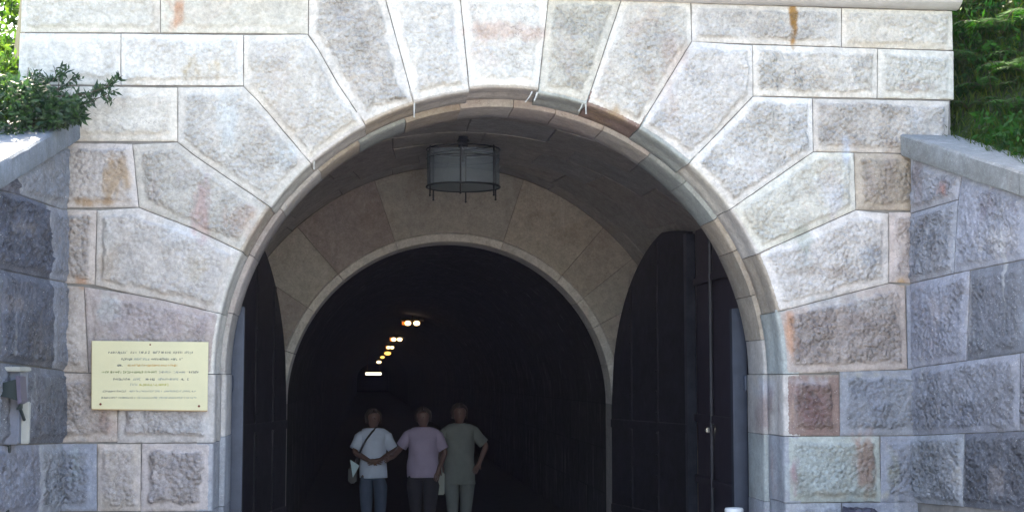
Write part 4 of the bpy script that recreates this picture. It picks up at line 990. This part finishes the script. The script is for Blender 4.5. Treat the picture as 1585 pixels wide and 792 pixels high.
# ================================================================== PEOPLE
SKIN = mat('skin', (.12, .062, .05), .5); HAIR = mat('dark_hair', (.035, .020, .016), .5, bump=.4, bscale=60)
def skin_body(name, joints, edges, rads, parent, m, root=0, lv=2):
    me = bpy.data.meshes.new(name); me.from_pydata(joints, edges, []); me.materials.append(m)
    o = bpy.data.objects.new(name, me); C.objects.link(o); o.parent = parent
    md = o.modifiers.new('skin', 'SKIN'); md.use_smooth_shade = True
    lay = me.skin_vertices[0] if len(me.skin_vertices) else None
    if lay is None:
        o.update_tag(); 
        bm = bmesh.new(); bm.from_mesh(me); ly = bm.verts.layers.skin.verify(); bm.verts.ensure_lookup_table()
        for i, v in enumerate(bm.verts): r_ = rads[i]; v[ly].radius = r_ if isinstance(r_, tuple) else (r_, r_); v[ly].use_root = (i == root)
        bm.to_mesh(me); bm.free()
    else:
        for i, d in enumerate(lay.data): r_ = rads[i]; d.radius = r_ if isinstance(r_, tuple) else (r_, r_); d.use_root = (i == root)
    s = o.modifiers.new('sub', 'SUBSURF'); s.levels = lv; s.render_levels = lv
    return o
def person(label, loc, rz, H, fat, armL, armR, shirt, trousers, hairL, group, tunic=0, lean=0, legs=((-.10, 0), (.10, 0)), cap=None):
    """faces -Y before rz. armL/R: elbow, wrist, finger direction (own frame, metres for a 1.65 m body)"""
    g = empty('person', loc, rz); g['label'] = label; g['category'] = 'person'; g['group'] = group
    k = H/1.65
    def S(v): return (v[0]*k, v[1]*k, v[2]*k)
    J = []; E = []; Rd = []
    def J_(p, r, par=None):
        J.append(S(p)); Rd.append(tuple(x*k for x in r) if isinstance(r, tuple) else r*k)
        if par is not None: E.append((par, len(J)-1))
        return len(J)-1
    pel = J_((0, 0, .90), (.15*fat, .10*fat)); wa = J_((0, 0, 1.06), (.125*fat, .09*fat), pel); chst = J_((0, 0, 1.24), (.14*fat, .10*fat), wa)
    sh = J_((0, .01, 1.35), (.10, .07), chst); nk = J_((0, .01, 1.41), .047, sh); hd0 = J_((0, -.012, 1.468), (.078, .088), nk); hd1 = J_((0, -.008, 1.54), (.100, .112), hd0); hd2 = J_((0, .01, 1.60), (.090, .102), hd1)
    nose = J_((0, -.095, 1.52), (.010, .014), hd1) if False else None
    for sd, arm in ((-1, armL), (1, armR)):
        s0 = J_((sd*.155*fat**.5, .01, 1.335), .055, sh); el = J_(arm[0], .041, s0); m_ = [(a+b)/2 for a, b in zip(arm[0], arm[1])]; fm = J_(m_, .037, el); wr = J_(arm[1], .026, fm)
        d = Vector(arm[2]).normalized(); pc = Vector(arm[1])+d*.05; pal = J_(tuple(pc), (.036, .020), wr)
        sx = d.cross(Vector((0, -1, 0))); sx = sx.normalized() if sx.length > .1 else Vector((1, 0, 0))
        for q in range(4):
            o_ = sx*(q-1.5)*.018; L = (.062, .074, .070, .054)[q]; b_ = J_(tuple(pc+d*.035+o_), .0095, pal); c_ = J_(tuple(pc+d*(.035+L*.5)+o_*1.05+Vector((0, 0, -.006))), .0085, b_); J_(tuple(pc+d*(.035+L)+o_*1.1+Vector((0, .008, -.014))), .007, c_)
        t_ = J_(tuple(pc-sx*.036*sd), .011, pal); J_(tuple(pc-sx*.055*sd+d*.03), .009, t_)
    for sd, (fx, fy_) in zip((-1, 1), legs):
        hp = J_((sd*.09*fat, 0, .84), .085*fat**.5, pel); kn = J_((sd*.09+fx*.25, -.02+fy_*.5, .47), .056, hp); cf = J_((sd*.09+fx*.35, .01+fy_*.75, .30), .052, kn); an = J_((sd*.09+fx*.4, .02+fy_, .085), .036, cf)
        J_((sd*.09+fx*.5, -.07+fy_, .035), (.040, .028), an)
    bod = skin_body('body', J, E, Rd, g, SKIN, pel)
    # face: nose, ears, eyes, lips
    m = local(MB()); m.loft([(S((0, -.088, 1.545)), .006*k, .006*k), (S((0, -.104, 1.520)), .013*k, .013*k), (S((0, -.094, 1.508)), .012*k, .010*k)], 10); m.build('nose', SKIN, bod)
    for sd in (-1, 1):
        m = local(MB()); m.sphere(S((sd*.072, .005, 1.53)), .022*k, 8, (.4, .7, 1)); m.build('ear', SKIN, bod)
        m = local(MB()); m.sphere(S((sd*.028, -.080, 1.548)), .011*k, 8, (1.2, .8, .6)); m.build('eye', mat('eye', (.05, .04, .04), .3), bod)
    m = local(MB()); m.sphere(S((0, -.083, 1.487)), .02*k, 8, (1.1, .5, .3)); m.build('mouth', mat('lips', (.20, .08, .07), .5), bod)
    # hair: open shell round the back and top
    m = local(MB()); V = []; n_ = 28; rows = 14
    for j in range(rows):
        ph = math.pi*.02+j/(rows-1)*math.pi*(.5+hairL)
        for i in range(n_):
            op = math.radians(max(1, min(52, (ph/math.pi-.27)*400+14*noise.noise(Vector((j*.9, H*9, i/n_*2)))))); a = -math.pi/2+op+i/(n_-1)*(2*math.pi-2*op); rr = .112*math.sin(min(ph, math.pi*.62)); z = 1.548+.116*math.cos(ph)
            nz_ = .006*noise.noise(Vector((a*3, z*30, H)))
            V.append(S(((rr+nz_)*math.cos(a), .012+(rr+nz_)*math.sin(a)*1.08, z)))
    m.add(V, [(j*n_+i, j*n_+i+1, (j+1)*n_+i+1, (j+1)*n_+i) for j in range(rows-1) for i in range(n_-1)]); ho = m.build('hair', HAIR if cap is None else cap, g)
    sm = ho.modifiers.new('th', 'SOLIDIFY'); sm.thickness = .012
    # shirt
    hem = .765-tunic; m = local(MB()); ft = fat
    rg = [(S((0, .0, hem)), .178*ft*k*(1+tunic*.35), .132*ft*k), (S((0, 0, hem+.06)), .176*ft*k, .130*ft*k), (S((0, 0, .92)), .170*ft*k, .128*ft*k), (S((0, 0, 1.02)), .163*ft*k, .122*ft*k), (S((0, -.005, 1.14)), .166*ft*k, .126*ft*k), (S((0, -.008, 1.24)), .172*ft*k, .130*ft*k),
          (S((0, 0, 1.31)), .198*ft**.6*k, .124*k), (S((0, .005, 1.360)), .184*ft**.5*k, .106*k), (S((0, .008, 1.395)), .135*k, .086*k), (S((0, .01, 1.405)), .078*k, .066*k)]
    rr_ = []
    for q in range(len(rg)-1):
        for u in (0, .25, .5, .75): rr_.append((Vector(rg[q][0]).lerp(Vector(rg[q+1][0]), u), rg[q][1]*(1-u)+rg[q+1][1]*u, rg[q][2]*(1-u)+rg[q+1][2]*u))
    m.loft(rr_+[rg[-1]], 56, False, .022, H*3)
    for sd, arm in ((-1, armL), (1, armR)):
        a0 = Vector((sd*.135*fat**.5, .01, 1.325)); e_ = Vector(arm[0]); d = (e_-a0).normalized(); Ls = (e_-a0).length
        m.loft([(S(a0+Vector((-sd*.04, 0, .0))), .090*k, .084*k, d), (S(a0+d*.05), .088*k, .076*k, d), (S(a0+d*Ls*.5), .076*k, .072*k, d), (S(a0+d*Ls*.86), .074*k, .070*k, d)], 16, False, .012, H*5+sd)
    o = m.build('shirt', shirt, g); sm = o.modifiers.new('th', 'SOLIDIFY'); sm.thickness = .006
    m = local(MB())
    m.loft([(S((0, 0, .99)), .128*ft*k, .092*ft*k), (S((0, 0, .90)), .142*ft*k, .100*ft*k), (S((0, 0, .80)), .158*ft*k, .112*ft*k), (S((0, 0, .74)), .165*ft*k, .110*ft*k)], 24, True, .01, 1)
    for sd, (fx, fy_) in zip((-1, 1), legs):
        m.loft([(S((sd*.076*ft, 0, .80)), .076*ft*k, .092*ft*k), (S((sd*.09*ft+fx*.1, -.01+fy_*.2, .66)), .090*ft*k, .095*k*ft), (S((sd*.09+fx*.25, -.02+fy_*.5, .47)), .076*k*ft, .078*k), (S((sd*.09+fx*.35, .0+fy_*.8, .28)), .068*k, .070*k), (S((sd*.09+fx*.4, .015+fy_, .09)), .064*k, .066*k)], 18, True, .016, sd*4)
    m.build('trousers', trousers, g)
    for sd, (fx, fy_) in zip((-1, 1), legs):
        m = local(MB()); x = sd*.09+fx*.45; m.loft([(S((x, .04+fy_, .055)), .036*k, .05*k, (0, -1, 0)), (S((x, -.02+fy_, .055)), .042*k, .05*k, (0, -1, 0)), (S((x, -.10+fy_, .035)), .044*k, .033*k, (0, -1, 0)), (S((x, -.17+fy_, .026)), .03*k, .02*k, (0, -1, 0))], 14); m.build('shoe', mat('shoe', (.10, .10, .11), .6), g)
    return g
PG = 'three people walking arm in arm in the tunnel'
Yp = 18.1
SH1 = mat('pale_blue_shirt', (.50, .56, .70), .85, bump=.2, bscale=80, var=.08); SH2 = mat('lilac_shirt', (.34, .28, .40), .85, bump=.2, bscale=80, var=.08); SH3 = mat('grey_green_tunic', (.15, .165, .155), .9, bump=.3, bscale=60, var=.12)
JE = mat('blue_jeans', (.05, .075, .12), .9, bump=.2, bscale=90, var=.15); BK = mat('dark_trousers', (.02, .018, .025), .9)
TR3 = mat('grey_green_trousers', (.14, .155, .15), .9, bump=.3, var=.12)
pA = person('person in pale blue shirt and jeans with a dark strap, forearms crossed', (at(578, 640, Yp).x, Yp, 0), math.radians(8), 1.60, 1.0,
   ((-.25, -.02, 1.10), (-.06, -.20, .985), (1, -.1, .05)), ((.27, -.02, 1.10), (.05, -.22, 1.0), (-1, -.05, -.12)), SH1, JE, .22, PG, legs=((-.02, -.12), (.06, .10)))
pB = person('person in lilac T-shirt and dark trousers in the middle, linked to the one in blue', (at(655, 640, Yp-.05).x, Yp-.05, 0), math.radians(-4), 1.615, 1.16,
   ((-.30, .02, 1.12), (-.38, -.14, 1.02), (-.6, -.6, -.1)), ((.285, -.01, 1.08), (.21, -.12, .88), (-.3, -.2, -1)), SH2, BK, .20, PG, legs=((0, 0), (0, -.10)))
pC = person('person in loose grey green tunic and trousers on the right, one elbow out', (at(711, 640, Yp+.1).x, Yp+.1, 0), math.radians(3), 1.66, 1.10,
   ((-.26, .03, 1.09), (-.22, .02, .86), (0, -.1, -1)), ((.345, .0, 1.12), (.25, -.08, .92), (-.5, -.3, -.8)), SH3, TR3, .24, PG, tunic=.12, legs=((0, -.05), (.02, .10)))
# crossbody strap and bag, paper, pale bag
LEATH = mat('dark_leather', (.015, .015, .02), .5)
cx = pA.location.x
bgm = empty('shoulder_bag', (cx-.22, Yp-.02, .80)); tag(bgm, 'dark shoulder bag on a long strap worn by the person in blue', 'bag')
m = MB(); m.tube([(cx+.04, Yp-.03, 1.372), (cx-.02, Yp-.115, 1.31), (cx-.09, Yp-.150, 1.22), (cx-.15, Yp-.140, 1.10), (cx-.215, Yp-.06, .95), (cx-.24, Yp, .86), (cx-.20, Yp+.10, 1.0), (cx-.10, Yp+.15, 1.22), (cx+.0, Yp+.09, 1.355), (cx+.04, Yp-.03, 1.372)], .013, 8); m.build('strap', LEATH, bgm)
m = MB(); m.box((cx-.255, Yp, .78), (.10, .24, .20), bev=.02); m.build('pouch', LEATH, bgm)
hd = empty('paper', tuple(at(548, 722, Yp-.15))); tag(hd, 'folded pale blue white paper held low beside the bag of the person in blue', 'paper')
q = [at(542, 711, Yp-.15), at(556, 720, Yp-.12), at(546, 738, Yp-.16)]; m = MB(); V = [tuple(v) for v in q]+[(v.x+.004, v.y+.012, v.z) for v in q]; m.add(V, [(0, 1, 2), (5, 4, 3), (0, 3, 4, 1), (1, 4, 5, 2), (2, 5, 3, 0)]); m.build('sheet', mat('paper', (.45, .58, .62), .7), hd, smooth=False)
bb = empty('tote_bag', tuple(at(679, 765, Yp+.0))); tag(bb, 'pale grey tote bag hanging between the lilac and the grey green person', 'bag')
p1, p2 = at(671, 731, Yp), at(688, 765, Yp); m = MB(); m.box(((p1.x+p2.x)/2, Yp+.02, (p1.z+p2.z)/2), (p2.x-p1.x, .08, p1.z-p2.z), bev=.012); m.build('bag_body', mat('canvas', (.30, .31, .28), .9, bump=.2), bb)
m = MB(); mx_ = (p1.x+p2.x)/2; m.tube([(mx_-.04, Yp+.02, p1.z-.01), (mx_-.02, Yp+.03, p1.z+.10), (mx_+.03, Yp+.04, p1.z+.10), (mx_+.04, Yp+.02, p1.z-.01)], .008, 6); m.build('handle', mat('canvas_handle', (.25, .26, .24), .9), bb)

# ================================================================== HAZE
hm = bpy.data.materials.new('haze'); hm.use_nodes = True; n = hm.node_tree.nodes; l = hm.node_tree.links
n.remove(n['Principled BSDF']); pv = n.new('ShaderNodeVolumePrincipled'); pv.inputs['Color'].default_value = (.52, .60, 1, 1); pv.inputs['Density'].default_value = .00032; pv.inputs['Anisotropy'].default_value = .3
l.new(pv.outputs[0], n['Material Output'].inputs['Volume'])
m = MB(); m.box((0, 30, 9.25), (300, 360, 20.5)); tag(m.build('haze', hm, smooth=False), kind='stuff')
